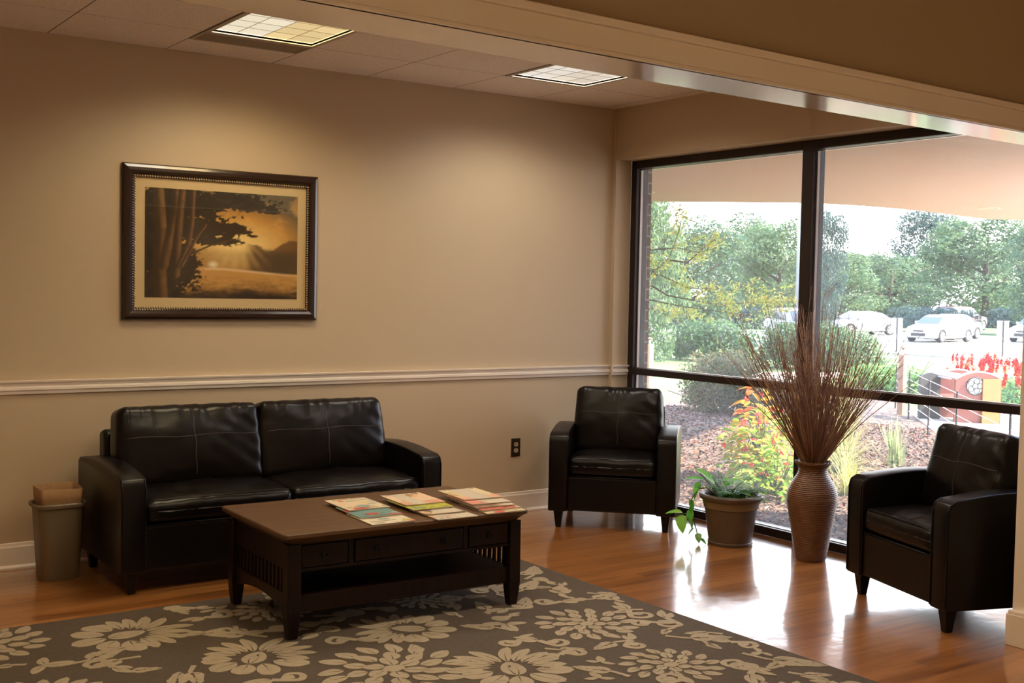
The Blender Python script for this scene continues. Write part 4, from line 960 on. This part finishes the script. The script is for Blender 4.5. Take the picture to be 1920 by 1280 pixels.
def branches(bm, base_, top, r, n, spread, seed):
    g = random.Random(seed); tube(bm, [base_, (base_[0]+.1, base_[1], (base_[2]+top)/2), (base_[0], base_[1]+.1, top)], [r, r*.7, r*.25], 7)
    for k in range(n):
        z = base_[2]+(top-base_[2])*(.3+.5*k/n); a = g.uniform(0, 6.3); L = spread*g.uniform(.6, 1); tube(bm, [(base_[0], base_[1], z), (base_[0]+math.cos(a)*L*.5, base_[1]+math.sin(a)*L*.5, z+L*.35), (base_[0]+math.cos(a)*L, base_[1]+math.sin(a)*L, z+L*.75)], [r*.5, r*.3, r*.1], 5)
def make_tree(h, wd, pal, seed, n=11000, size=.125, crown0=.10, name='deciduous_tree'):
    """tree standing at the origin: crown of leaf clumps from crown0*h to h"""
    g = random.Random(seed); t = thing(name, '', 'tree')
    b = NB(); branches(b, (0, 0, 0), h*.8, .028*h, 9, wd*.38, seed); obj('trunk', b, M['bark'], t, smooth=True)
    cs, rs = [], []; z0 = h*crown0; ch = h-z0
    for k in range(34):
        q = g.random(); z = z0+ch*(.06+.88*q); env = wd*.5*math.sin(PI*(.12+.80*q))**.7; a = g.uniform(0, 6.3); rr_ = env*g.uniform(.35, .8); r = g.uniform(.13, .22)*wd
        cs.append((math.cos(a)*rr_, math.sin(a)*rr_, z)); rs.append((r, r, r*.75))
    V, Fq, C = leaves(n, cs, rs, size, pal, seed); mesh_np('crown', V, Fq, M['foliage'], t, C); return t
def tree_at(proto, x, y, h, wd, rz, label, first, base_h, base_w, cat='tree', z=-.80):
    t = proto if first else copy_tree(proto)
    t.location = (x, y, z); t.scale = (wd/base_w, wd/base_w, (h)/base_h); t.rotation_euler = (0, 0, rz); t['label'] = label; t['category'] = cat; t['group'] = 'trees around the parking lot'
    return t
tA = make_tree(8, 7, GREEN, 1); tB = make_tree(8, 7, HAZE_BLUE, 2); tC = make_tree(8, 7, [(.11, .18, .085), (.15, .22, .10), (.08, .14, .08)], 3)
used = {}
def tree(kind, x, y, top, wd, rz, label):
    pr_ = {'A': tA, 'B': tB, 'C': tC}[kind]; tree_at(pr_, x, y, top+.8, wd, rz, label, kind not in used, 8, 7); used[kind] = 1
tree('C', 16.0, 17.6, 4.4, 2.6, 1.0, 'yellow-green tree rising at the far left edge of the window')
tree('A', 38.2, 39.6, 5.4, 7.2, 0, 'green tree at the left of the window, behind the yellow-leaved branches')
tree('A', 55.4, 52.3, 7.0, 9.0, 1.2, 'broad green tree left of the mullion, behind the thin pole')
tree('C', 45.3, 39.4, 5.7, 5.6, 2.2, 'green tree beside the grey light pole, just left of the mullion')
tree('B', 44.6, 35.5, 5.9, 2.6, .4, 'dark narrow tree just right of the mullion')
tree('C', 60.5, 48.2, 4.6, 7.6, 3.1, 'light green tree below the dark narrow one right of the mullion')
tree('A', 75.6, 54.9, 5.0, 8.5, 4.0, 'low green tree in the gap of bright sky right of the mullion')
tree('C', 90.0, 66.1, 5.6, 10, 5.0, 'distant pale green tree left of the tall bluish tree')
tree('B', 98.3, 67.7, 10.2, 8.6, .8, 'tall bluish tree behind the white sedan')
tree('C', 85.3, 52.4, 8.7, 12.0, 1.9, 'wide light green tree with forked trunk right of the tall bluish tree')
tree('A', 94, 58.3, 5.6, 8.0, 2.9, 'smaller green tree between the bluish tree and the forked one')
tree('A', 66.5, 36.0, 6.9, 5.6, 4.4, 'green tree at the right edge of the window')
tree('B', 62.5, 62.6, 6.0, 9.0, 5.5, 'bluish tree far behind at the left of the window')
tree('B', 115, 92, 6.8, 14, 1.1, 'bluish distant tree behind the bright gap')
tree('B', 92, 80, 5.2, 12, 2.2, 'bluish distant tree behind the mullion')
tree('A', 120, 68, 9.0, 15, 3.0, 'green distant tree behind the forked tree')
tree('B', 130, 118, 6.5, 16, 4.0, 'bluish distant tree left of the mullion')
def shrub(name, label, cat, x, y, rx, ry, h, pal, n, size, seed, clumps=9, group=None, z=None, low=.35, rz=0):
    g = random.Random(seed); z = gz(x) if z is None else z; t = thing(name, label, cat, (x, y, z), rz, group); cs, rs = [], []
    for k in range(clumps):
        a = 2*PI*k/clumps+g.uniform(-.2, .2); q = g.uniform(.25, .62); r = g.uniform(.40, .55); cs.append((math.cos(a)*rx*q, math.sin(a)*ry*q, h*g.uniform(.42, .58))); rs.append((rx*r, ry*r, h*.42))
    cs.append((0, 0, h*.55)); rs.append((rx*.7, ry*.7, h*.45))
    for k in range(clumps): a = 2*PI*k/clumps+.2; cs.append((math.cos(a)*rx*.62, math.sin(a)*ry*.62, h*.24)); rs.append((rx*.34, ry*.34, h*.24))
    V, Fq, C = leaves(n, cs, rs, size, pal, seed, shell=.5); V[:, 2] = np.maximum(V[:, 2], .01); mesh_np('foliage', V, Fq, M['foliage'], t, C)
    b = NB()
    for k in range(5): a = k*1.26; tube(b, [(0, 0, 0), (math.cos(a)*rx*.2, math.sin(a)*ry*.2, h*.3), (math.cos(a)*rx*.45, math.sin(a)*ry*.45, h*.65)], [.02*h+.006, .012*h+.004, .004], 5)
    obj('stem', b, M['bark'], t); return t
HDG = [(.085, .16, .065), (.11, .20, .075), (.06, .12, .06), (.05, .09, .06)]
shrub('hedge', 'clipped green hedge mass across the left pane, behind the round shrub', 'hedge', 18.6, 17.9, 1.3, 1.9, 1.25, HDG, 7000, .06, 21, 12)
shrub('hedge', 'lower green hedge mass beside the mullion, left of the dried twigs', 'hedge', 18.6, 14.3, 1.2, 1.6, 1.33, HDG, 7000, .06, 22, 12)
shrub('hedge', 'grey-green hedge seen through the dried twigs right of the mullion', 'hedge', 21.6, 15.2, .9, 1.0, 1.10, [(.20, .30, .16), (.26, .34, .18), (.15, .22, .13)], 6000, .06, 23, 12)
shrub('round_shrub', 'rounded shrub with yellowish tips in the mulch behind the corner armchair', 'shrub', 6.35, 5.15, .62, .66, .90, [(.12, .15, .06), (.20, .20, .08), (.07, .10, .05), (.24, .18, .10)], 10500, .026, 24, 14)
shrub('round_shrub', 'smaller dull green shrub right of the rounded shrub, above the bright flowers', 'shrub', 6.35, 3.95, .55, .55, .62, [(.13, .17, .10), (.18, .20, .12), (.20, .17, .11)], 4200, .026, 25, 9)
shrub('juniper', 'low spreading green shrub behind the wooden bollard light on the right', 'shrub', 13.6, 8.0, .9, .95, .50, [(.20, .34, .10), (.26, .42, .12), (.12, .24, .10)], 5500, .05, 26, 10)
shrub('juniper', 'low spreading green shrub between the bollard light and the bench', 'shrub', 13.8, 6.1, .9, .95, .46, [(.20, .34, .10), (.26, .42, .12), (.12, .24, .10)], 5000, .05, 27, 10)
for (x, y, lab) in ((50.5, 56.5, 'dark rounded hedge across the street at the far left of the window'), (54.6, 49.6, 'dark rounded hedge across the street beside the far-left one'), (62, 40.5, 'dark hedge across the lot behind the silver car'), (70.5, 48.9, 'dark hedge across the lot left of the white sedan'), (80, 38.5, 'dark hedge across the lot right of the forked tree trunk'), (80, 46.5, 'dark hedge across the lot behind the white sedan roof')):
    shrub('hedge', lab, 'hedge', x, y, 2.6, 2.8, 1.7, HAZE_BLUE, 2600, .16, int(x*10), 10, 'dark hedges beyond the parking lot', z=-.80)

# yellow-leaved tree whose branches reach in from the left
yt = thing('young_yellow_tree', 'young tree with yellow-green leaves reaching in from the left of the window', 'tree', (3.15, 4.9, gz(3)))
R0 = Vector((3.15, 4.9, gz(3)))
br = [[(3.15, 4.9, -.12), (3.13, 4.85, .7), (3.10, 4.8, 1.3), (3.12, 4.75, 2.1)],
      [(3.10, 4.8, 1.1), (3.25, 4.1, 1.4), (3.40, 3.53, 1.60), (3.64, 3.37, 1.86), (3.74, 3.32, 2.18), (3.78, 3.31, 2.47)],
      [(3.64, 3.37, 1.84), (3.81, 3.25, 1.82), (3.96, 3.15, 1.99), (4.08, 3.08, 2.10)],
      [(3.10, 4.8, 1.2), (3.40, 3.7, 1.68), (3.57, 3.41, 1.67), (3.81, 3.24, 1.54), (4.44, 2.79, 1.51)],
      [(3.12, 4.8, 1.5), (3.40, 3.54, 1.94), (3.72, 3.32, 1.98), (3.95, 3.2, 1.93)],
      [(3.12, 4.8, .9), (3.40, 3.52, 1.41), (3.76, 3.26, 1.33), (4.34, 2.85, 1.25)],
      [(3.40, 3.54, 1.62), (3.7, 3.45, 1.45), (4.1, 3.1, 1.36), (4.6, 2.72, 1.40)]]
b = NB()
for i, p in enumerate(br): tube(b, [Vector(q)-R0 for q in p], [.035-.007*0 if i == 0 else .012-.0095*k/(len(p)-1) for k in range(len(p))], 6)
obj('branches', b, M['bark'], yt, smooth=True)
cs, rs = [], []; g = random.Random(8)
for p in br[1:]:
    for a, c in zip(p[1:], p[2:]):
        for k in range(4):
            q = Vector(a).lerp(Vector(c), g.random())-R0+Vector((g.gauss(0, .06), g.gauss(0, .06), g.gauss(-.02, .07))); cs.append(tuple(q)); rs.append((.11, .11, .085))
for k in range(7): cs.append((g.uniform(.1, .35), g.uniform(-1.42, -1.15), g.uniform(1.95, 2.6))); rs.append((.13, .13, .13))
for k in range(34): q = Vector((g.uniform(3.9, 4.75), 0, 0)); q.y = 3.35-(q.x-3.6)*.62+g.gauss(0, .08); q.z = g.gauss(1.42, .12); cs.append(tuple(q-R0)); rs.append((.10, .10, .06))
V, Fq, C = leaves(3400, cs, rs, .020, YEL, 9, shell=1.0); mesh_np('foliage', V, Fq, M['foliage'], yt, C)

# wooden bollard lights
def bollard(x, y, label, h=.82):
    t = thing('bollard_light', label, 'garden light', (x, y, gz(x)), math.radians(0), 'wooden bollard lights in the planting')
    b = NB(); box(b, -.045, .045, -.045, .045, 0, h); obj('post', b, M['cedar'], t, bev=.004)
    b = NB(); lathe(b, [(.0, h), (.018, h), (.016, h+.09), (.0, h+.09)], 12); obj('lamp_stem', b, M['lamp'], t, smooth=True)
    b = NB(); lathe(b, [(.0, h+.09), (.045, h+.09), (.050, h+.10), (.02, h+.115), (.0, h+.12)], 16); obj('lamp_cap', b, M['brass'], t, smooth=True)
bollard(7.3, 7.75, 'square wooden bollard light at the left edge of the window'); bollard(8.94, 4.18, 'square wooden bollard light right of the dried twigs', .87)
# cable fence along the walk
t = thing('cable_fence', 'low cable fence with dark posts running along the sidewalk edge', 'fence', (0, 0, 0))
fp = [(9.9, 5.0), (8.45, 3.70), (6.74, 2.17), (5.0, .62), (3.4, -.95), (2.2, -2.3)]
for x, y in fp: b = NB(); box(b, x-.008, x+.008, y-.008, y+.008, gz(x), gz(x)+.68); obj('fence_post', b, M['blackm'], t)
for k in range(6):
    b = NB(); h = .12+k*.108; tube(b, [(x, y, gz(x)+h) for x, y in fp], .0042, 5); obj('cable', b, M['wire'], t)
# bench with arched end panels and medallion
bt = thing('garden_bench', 'red-brown garden bench with arched end panels and round openwork medallion', 'bench', (8.9, 3.05, gz(9)+.03), math.radians(-33))
def arch_panel(b, w_, h_, rise, x0, x1, hole=None):
    pts = [(-w_/2, 0)]
    for k in range(13): u = -1+2*k/12; pts.append((w_/2*u, h_-rise*u*u))
    pts.append((w_/2, 0)); prism(b, pts, x0, x1, 'y'); bmesh.ops.recalc_face_normals(b, faces=b.faces)
def coping(b, w_, h_, rise, x0, x1, y):
    tube(b, [(w_/2*u, y, h_-rise*u*u) for u in [-1+2*k/14 for k in range(15)]], .014, 6)
def part(nm, off, rz, w_, h_, m_, med):
    b = NB(); arch_panel(b, w_, h_, .10, -.03, .03); p = obj(nm, b, M[m_], bt); p.location = off; p.rotation_euler = (0, 0, rz)
    b = NB(); coping(b, w_+.02, h_+.008, .10, 0, 0, -.02); coping(b, w_+.02, h_+.008, .10, 0, 0, .02); obj('coping', b, M['benchc'], p, smooth=True)
    if med:
        b = NB(); prism(b, [(-.05+.12*math.cos(2*PI*k/28), .50+.12*math.sin(2*PI*k/28)) for k in range(28)], -.036, -.031, 'y'); bmesh.ops.recalc_face_normals(b, faces=b.faces); md = obj('medallion', b, M['sign'], p)
        b = NB(); tube(b, [(-.05+.117*math.cos(2*PI*k/28), -.038, .50+.117*math.sin(2*PI*k/28)) for k in range(28)], .007, 5, True)
        for (q, r_) in ((0, .038), (1, .036), (2, .036), (3, .036), (4, .036), (5, .036)): 
            cx_ = -.05+(.0 if q == 0 else .068*math.cos(q*2*PI/5)); cz_ = .50+(.0 if q == 0 else .068*math.sin(q*2*PI/5)); tube(b, [(cx_+.036*math.cos(2*PI*k/14), -.038, cz_+.036*math.sin(2*PI*k/14)) for k in range(14)], .0045, 4, True)
        obj('openwork', b, M['benchd'], md)
    return p
part('end_panel', (.02, -.16, 0), 0, .62, .68, 'benchr', True)
part('end_panel', (.06, .62, 0), 0, .62, .66, 'benchr', False)
b = NB(); box(b, .06, .30, -.235, -.20, .0, .60); obj('oak_board', b, M['oak'], bt)
b = NB()
for k in range(7): a = .2+k*.20; box(b, -.36-.0*k+.045*k, -.32+.045*k, -.12, .60, .56+.07*math.sin(a*1.6), .575+.07*math.sin(a*1.6))
obj('curved_slats', b, M['benchc'], bt)
b = NB(); arch_panel(b, .30, .64, .06, -.03, .03); p = obj('side_shell', b, M['benchd'], bt); p.location = (-.46, .28, 0); p.rotation_euler = (0, 0, .15)
b = NB(); box(b, -.30, .30, -.1, .58, .30, .33); obj('seat', b, M['benchr'], bt)
# red salvia bed behind the bench
def salvia(x, y, label, seed, s=1):
    t = thing('red_salvia', label, 'flowers', (x, y, gz(x)), 0, 'red flowering plants behind the bench'); g = random.Random(seed)
    V, Fq, C = leaves(500, [(0, 0, .22*s), (.12, .05, .18*s), (-.12, -.04, .18*s)], [(.22*s, .22*s, .18*s)]*3, .035, [(.10, .22, .08), (.16, .28, .10)], seed); mesh_np('foliage', V, Fq, M['foliage'], t, C)
    cs, rs = [], []
    for k in range(13): a, r = g.uniform(0, 6.3), g.uniform(0, .30)*s; cs.append((math.cos(a)*r, math.sin(a)*r, g.uniform(.30, .74)*s)); rs.append((.026, .026, .10))
    V, Fq, C = leaves(900, cs, rs, .022, [(.50, .02, .03), (.60, .03, .04), (.62, .07, .03)] if seed % 3 else [(.65, .16, .03), (.6, .05, .03)], seed+1, shell=1); mesh_np('flower_spikes', V, Fq, M['foliage'], t, C)
for i, (x, y) in enumerate([(12.1, 4.9), (12.4, 4.4), (12.0, 4.3), (11.6, 4.5), (12.6, 4.05), (11.9, 3.85), (12.3, 3.6), (11.5, 4.0), (12.9, 3.5), (12.9, 4.6), (11.7, 5.1), (12.6, 5.2)]):
    salvia(x, y, 'red flowering plant in the sunny bed behind the bench, one of the dense red mass', 40+i, 1.1)

# ---- planting right outside the glass
def bigleaf_shrub(name, label, cat, x, y, rx, ry, h, n, L, pal, seed, flowers=None):
    g = random.Random(seed); t = thing(name, label, cat, (x, y, gz(x)+.01), 0)
    allV, allF, allC = [], [], []; off = 0
    for k in range(n):
        a = g.uniform(0, 6.3); q = g.random()**.5; z = h*g.uniform(.12, 1)*(1-.45*q*q); p = (math.cos(a)*rx*q, math.sin(a)*ry*q, z)
        V, Fq = leaf_mesh(L*g.uniform(.7, 1.25), L*.5, .25, .35, 4); V = place(V, aim(p, a+g.gauss(0, .7), g.uniform(-.3, .7), g.gauss(0, .4))); c = np.array(g.choice(pal))*g.uniform(.8, 1.2)
        allV.append(V); allF.append(Fq+off); allC.append(np.tile(c, (len(V), 1))); off += len(V)
    mesh_np('foliage', np.concatenate(allV), np.concatenate(allF), M['foliage'], t, np.concatenate(allC))
    if flowers:
        cs, rs = [], []
        for k in range(flowers): a = g.uniform(0, 6.3); q = g.random()**.5*.95; cs.append((math.cos(a)*rx*q, math.sin(a)*ry*q, h*g.uniform(.35, 1.02)*(1-.4*q*q)+.02)); rs.append((.025, .025, .02))
        V, Fq, C = leaves(flowers*26, cs, rs, .012, [(.90, .10, .10), (.95, .25, .18), (.85, .08, .14)], seed, shell=.8); mesh_np('flowers', V, Fq, M['foliage'], t, C)
    b = NB()
    for k in range(8): a = k*.8; tube(b, [(0, 0, 0), (math.cos(a)*rx*.3, math.sin(a)*ry*.3, h*.45), (math.cos(a)*rx*.5, math.sin(a)*ry*.5, h*.8)], [.007, .005, .002], 5)
    obj('stem', b, M['stem'], t)
LG = [(.30, .50, .07), (.42, .60, .10), (.22, .42, .07), (.55, .62, .14), (.60, .50, .12)]
bigleaf_shrub('flowering_shrub', 'bright yellow-green shrub dotted with red flowers just outside the window behind the pot', 'flowering plant', 2.15, .50, .36, .38, .66, 620, .085, LG, 5, 34)
bigleaf_shrub('flowering_shrub', 'low yellow-green leafy plant outside between the pot and the vase', 'flowering plant', 1.75, .02, .30, .30, .40, 300, .075, LG[:3]+[(.5, .62, .12)], 6, 12)
bigleaf_shrub('coleus', 'tall coleus with orange and yellow leaves above the flowering shrub', 'flowering plant', 2.30, .74, .15, .17, .86, 110, .13, [(.90, .38, .06), (.92, .55, .08), (.80, .22, .08), (.85, .65, .18)], 7, 6)
def grassclump(name, label, x, y, n, L, wd, lean, pal, seed, droop=.5):
    g = random.Random(seed); t = thing(name, label, 'ornamental grass', (x, y, gz(x)+.01)); V, Fq, C = [], [], []
    for k in range(n):
        a = g.uniform(0, 6.3); el = PI/2-abs(g.gauss(0, lean)); l = L*g.uniform(.6, 1.1); p = Vector((g.gauss(0, .03), g.gauss(0, .03), 0)); d = Vector((math.cos(a)*math.cos(el), math.sin(a)*math.cos(el), math.sin(el))); s = Vector((-math.sin(a), math.cos(a), 0)); c = np.array(g.choice(pal))*g.uniform(.8, 1.2); k0 = len(V); N = 6
        for i in range(N+1):
            w_ = wd*(1-(i/N)**2)*.5+.0004; V += [tuple(p-s*w_), tuple(p+s*w_)]; C += [c, c]
            if i: q = k0+2*(i-1); Fq.append((q, q+1, q+3, q+2))
            d.z -= droop/N*(.4+i/N); d.normalize(); p = p+d*l/N
    mesh_np('blades', np.array(V), np.array(Fq), M['foliage'], t, np.array(C))
grassclump('spiky_yucca', 'spiky pale green yucca in the mulch above the right armchair', 3.95, .55, 34, .46, .022, .42, [(.36, .46, .22), (.46, .52, .28), (.28, .38, .18)], 3, .12)
grassclump('fountain_grass', 'arching pale ornamental grass clump right of the twigs behind the vase', 3.2, .55, 320, .75, .009, .75, [(.50, .50, .25), (.62, .56, .34), (.38, .46, .18)], 4, 1.5)
grassclump('tall_grass', 'taller upright pale grass right behind the dried twigs', 3.7, .98, 160, .95, .010, .28, [(.45, .52, .20), (.60, .55, .30), (.65, .45, .34)], 5, .45)
grassclump('fountain_grass', 'sparse pale grass clump low beside the vase outside', 2.3, -.25, 120, .42, .008, .7, [(.50, .55, .20), (.62, .60, .28)], 6, 1.2)
t = thing('plant_tag', 'small upright yellow plant tag stuck in the mulch below the flowering shrub', 'plant tag', (1.86, .13, gz(1)), .6)
b = NB(); box(b, -.014, .014, -.002, .002, 0, .165); obj('tag_stake', b, M['tag'], t)
b = NB(); box(b, -.020, .020, -.0035, -.002, .10, .165); obj('tag_plate', b, M['tag'], t)

# ---- signs, poles, cars
def signpost(x, y, lab, h=1.45):
    t = thing('sign_post', lab, 'sign', (x, y, -.83), math.radians(-35), 'small parking signs by the lot')
    b = NB(); box(b, -.025, .025, -.025, .025, 0, h); obj('post', b, M['blackm'], t)
    b = NB(); box(b, -.24, .24, .03, .045, h-.62, h); obj('sign_plate', b, M['sign'], t)
signpost(36.5, 24.9, 'parking sign on a thin dark post left of the white sedan'); signpost(38.4, 21.2, 'parking sign on a thin dark post at the right, beside the partly hidden white car')
def pole(x, y, r, h, lab):
    t = thing('light_pole', lab, 'light pole', (x, y, -.83)); b = NB(); tube(b, [(0, 0, 0), (0, 0, h)], [r, r*.75], 12); obj('pole_shaft', b, M['pole'], t, smooth=True)
    b = NB(); lathe(b, [(r*1.8, 0), (r*1.8, .5), (r*1.6, .55), (0, .55)], 14); obj('pole_base', b, M['concrete'], t)
    b = NB(); box(b, -.5, .5, -.12, .12, h-.02, h+.14); obj('lamp_head', b, M['pole'], t)
pole(41.0, 34.3, .16, 11, 'thick grey light pole just left of the window mullion'); pole(62.5, 57.2, .11, 16, 'thin distant light pole standing above the trees')

def make_car(name, paint, label, x, y, rz, L=4.9, W=1.82, Hh=1.46, kind='sedan', z=-.85, group=None):
    """car along local +x (front), built from lofted sections"""
    t = thing(name, label, 'car', (x, y, z), rz, group); g0 = .20
    hood, belt = .93*Hh/1.46, .98*Hh/1.46
    if kind == 'sedan':
        low = [(-.50, .52, .84, .80), (-.485, .30, .96, .90), (-.40, .24, 1.02, .97), (-.30, .20, 1.0, 1.0), (0, .19, .96, 1.0), (.20, .19, .95, 1.0), (.30, .20, .93, .99), (.42, .22, .82, .95), (.475, .26, .70, .86), (.50, .36, .60, .74)]
        roof = [(-.36, 1.0, 1.01, .84), (-.22, .98, 1.36, .70), (-.08, .98, 1.45, .66), (.06, .97, 1.44, .66), (.16, .96, 1.34, .70), (.30, .93, .95, .84)]
    else:
        low = [(-.50, .50, 1.02, .86), (-.485, .36, 1.10, .94), (-.40, .30, 1.12, .98), (0, .28, 1.10, 1.0), (.25, .28, 1.08, .99), (.42, .30, 1.00, .95), (.48, .36, .90, .88), (.50, .46, .74, .78)]
        roof = [(-.48, 1.08, 1.12, .84), (-.44, 1.08, 1.66, .74), (-.2, 1.08, 1.74, .72), (.04, 1.08, 1.72, .72), (.12, 1.07, 1.62, .74), (.26, 1.04, 1.08, .84)]
    def sec(xr, z0, z1, ws): hw = W/2*ws; zc = z0+(z1-z0)*.55; return [(xr*L, -hw*.86, z0), (xr*L, -hw*.99, z0+.08), (xr*L, -hw, zc), (xr*L, -hw*.95, z1-.05), (xr*L, -hw*.80, z1), (xr*L, 0, z1+.03), (xr*L, hw*.80, z1), (xr*L, hw*.95, z1-.05), (xr*L, hw, zc), (xr*L, hw*.99, z0+.08), (xr*L, hw*.86, z0)]
    b = NB(); loft(b, [sec(*s) for s in low], True, True); bmesh.ops.recalc_face_normals(b, faces=b.faces); obj('car_body', b, M[paint], t, auto=True)
    def rsec(xr, z0, z1, ws): hw = W/2; return [(xr*L, -hw*.90, z0-.03), (xr*L, -hw*ws, z1-.06), (xr*L, -hw*ws*.86, z1), (xr*L, hw*ws*.86, z1), (xr*L, hw*ws, z1-.06), (xr*L, hw*.90, z0-.03)]
    b = NB(); loft(b, [rsec(*s) for s in roof], True, True); bmesh.ops.recalc_face_normals(b, faces=b.faces); obj('cabin', b, M[paint], t, auto=True)
    # glass: windscreen, rear screen, side windows slightly proud of the cabin
    def quad(nm, P, m_='carg'):
        b = NB(); b.faces.new([b.verts.new(p) for p in P]); o_ = obj(nm, b, M[m_], t); s_ = o_.modifiers.new('s', 'SOLIDIFY'); s_.thickness = .02; s_.offset = 0
    def rp(i, side, fz, dx=0):
        xr, z0, z1, ws = roof[i]; hw = W/2; a = (hw*.90, z0-.03); c = (hw*ws, z1-.06); return (xr*L+dx, side*(a[0]+(c[0]-a[0])*fz+.012), a[1]+(c[1]-a[1])*fz)
    f1, f2 = len(roof)-1, len(roof)-2
    def ws_(i, fz, side, o=.012): 
        (xa, a0, a1, aw), (xb, b0, b1, bw) = roof[i], roof[i-1]; xx = xa*L+(xb-xa)*L*fz; zz = a1+(b1-a1)*fz; hw = W/2*(aw+(bw-aw)*fz)*.84; return (xx+.01, side*hw, zz+.012)
    quad('windscreen', [ws_(f1, .10, -1), ws_(f1, .10, 1), ws_(f1, .93, 1), ws_(f1, .93, -1)])
    def rs_(fz, side): (xa, a0, a1, aw), (xb, b0, b1, bw) = roof[0], roof[1]; return ((xa+(xb-xa)*fz)*L-.01, side*W/2*(aw+(bw-aw)*fz)*.84, a1+(b1-a1)*fz+.012)
    quad('rear_screen', [rs_(.1, 1), rs_(.1, -1), rs_(.9, -1), rs_(.9, 1)])
    for side in (-1, 1):
        mid = (f1+0)//2
        quad('side_window', [rp(f2, side, .22, .22), rp(f2, side, .90, -.12), rp(2, side, .90, .55*0), rp(2, side, .22, 0)] if f2 > 2 else [])
        quad('side_window', [rp(2, side, .22, -.08), rp(2, side, .90, -.08), rp(1, side, .86, .12), rp(1, side, .22, -.1)])
        b = NB(); box(b, .17*L-.1, .17*L+.08, side*(W/2+.01)-.07, side*(W/2+.01)+.07, belt+.0, belt+.12); obj('wing_mirror', b, M[paint], t, bev=.02)
        for xr in (-.30, .315):
            R_ = .335 if kind == 'sedan' else .37; b = NB(); y = side*(W/2-.10)
            pts = lambda r: [(xr*L+r*math.cos(2*PI*k/28), R_+r*math.sin(2*PI*k/28)) for k in range(28)]
            prism(b, pts(R_), y-.105, y+.105, 'y'); bmesh.ops.recalc_face_normals(b, faces=b.faces); wh = obj('wheel', b, M['tyre'], t, bev=.02)
            b = NB(); yy = y+side*.106
            for k in range(7):
                a = 2*PI*k/7; dx, dz = math.cos(a), math.sin(a); px, pz = -dz*.028, dx*.028
                P = [(xr*L+px, R_+pz), (xr*L-px, R_-pz), (xr*L+dx*R_*.66-px*1.4, R_+dz*R_*.66-pz*1.4), (xr*L+dx*R_*.66+px*1.4, R_+dz*R_*.66+pz*1.4)]; prism(b, P, yy-.01, yy+.012, 'y')
            tube(b, [(xr*L+R_*.66*math.cos(2*PI*k/24), yy, R_+R_*.66*math.sin(2*PI*k/24)) for k in range(24)], .018, 5, True); bmesh.ops.recalc_face_normals(b, faces=b.faces); obj('wheel_rim', b, M['rim'], wh)
            b = NB(); tube(b, [(xr*L+(R_+.03)*math.cos(a), side*(W/2-.005), R_+(R_+.03)*math.sin(a)) for a in [PI*k/14 for k in range(15)]], .03, 5); obj('wheel_arch', b, M['trimb'], t)
        b = NB(); box(b, .462*L, .488*L, side*W*.27, side*W*.43, .62*hood, .76*hood); obj('headlight', b, M['light'], t, bev=.02)
    b = NB(); box(b, .490*L, .505*L, -W*.22, W*.22, .34, .50); box(b, .488*L, .503*L, -W*.16, W*.16, .60*hood, .70*hood); obj('grille', b, M['trimb'], t, bev=.01)
    return t
# heading: cars face the building, nose towards the camera side and left
make_car('parked_car', 'carw', 'white sedan parked in the lot, centre of the right-hand pane', 49.84, 32.13, math.radians(189), z=-.85)
make_car('parked_car', 'carw', 'white car cut off by the right edge of the picture', 56.6, 30.4, math.radians(188), z=-.85)
make_car('parked_suv', 'carr', 'maroon sport utility vehicle half hidden behind the white sedan', 69.8, 44.4, math.radians(5), L=4.9, W=1.9, Hh=1.46, kind='suv', z=-.78)
make_car('parked_car', 'carb', 'dark car behind the rear of the white sedan', 54.6, 34.7, math.radians(190), z=-.85)
make_car('parked_car', 'cars', 'silver car behind the twigs just right of the mullion', 54.0, 40.6, math.radians(180-12), z=-.85)
make_car('parked_car', 'cars', 'pale car partly hidden by the mullion, left of the silver car', 49.0, 41.6, math.radians(190), z=-.85)
make_car('parked_suv', 'cars', 'grey vehicle left of the mullion behind the light pole', 38.3, 32.0, math.radians(240), kind='suv', z=-.85)
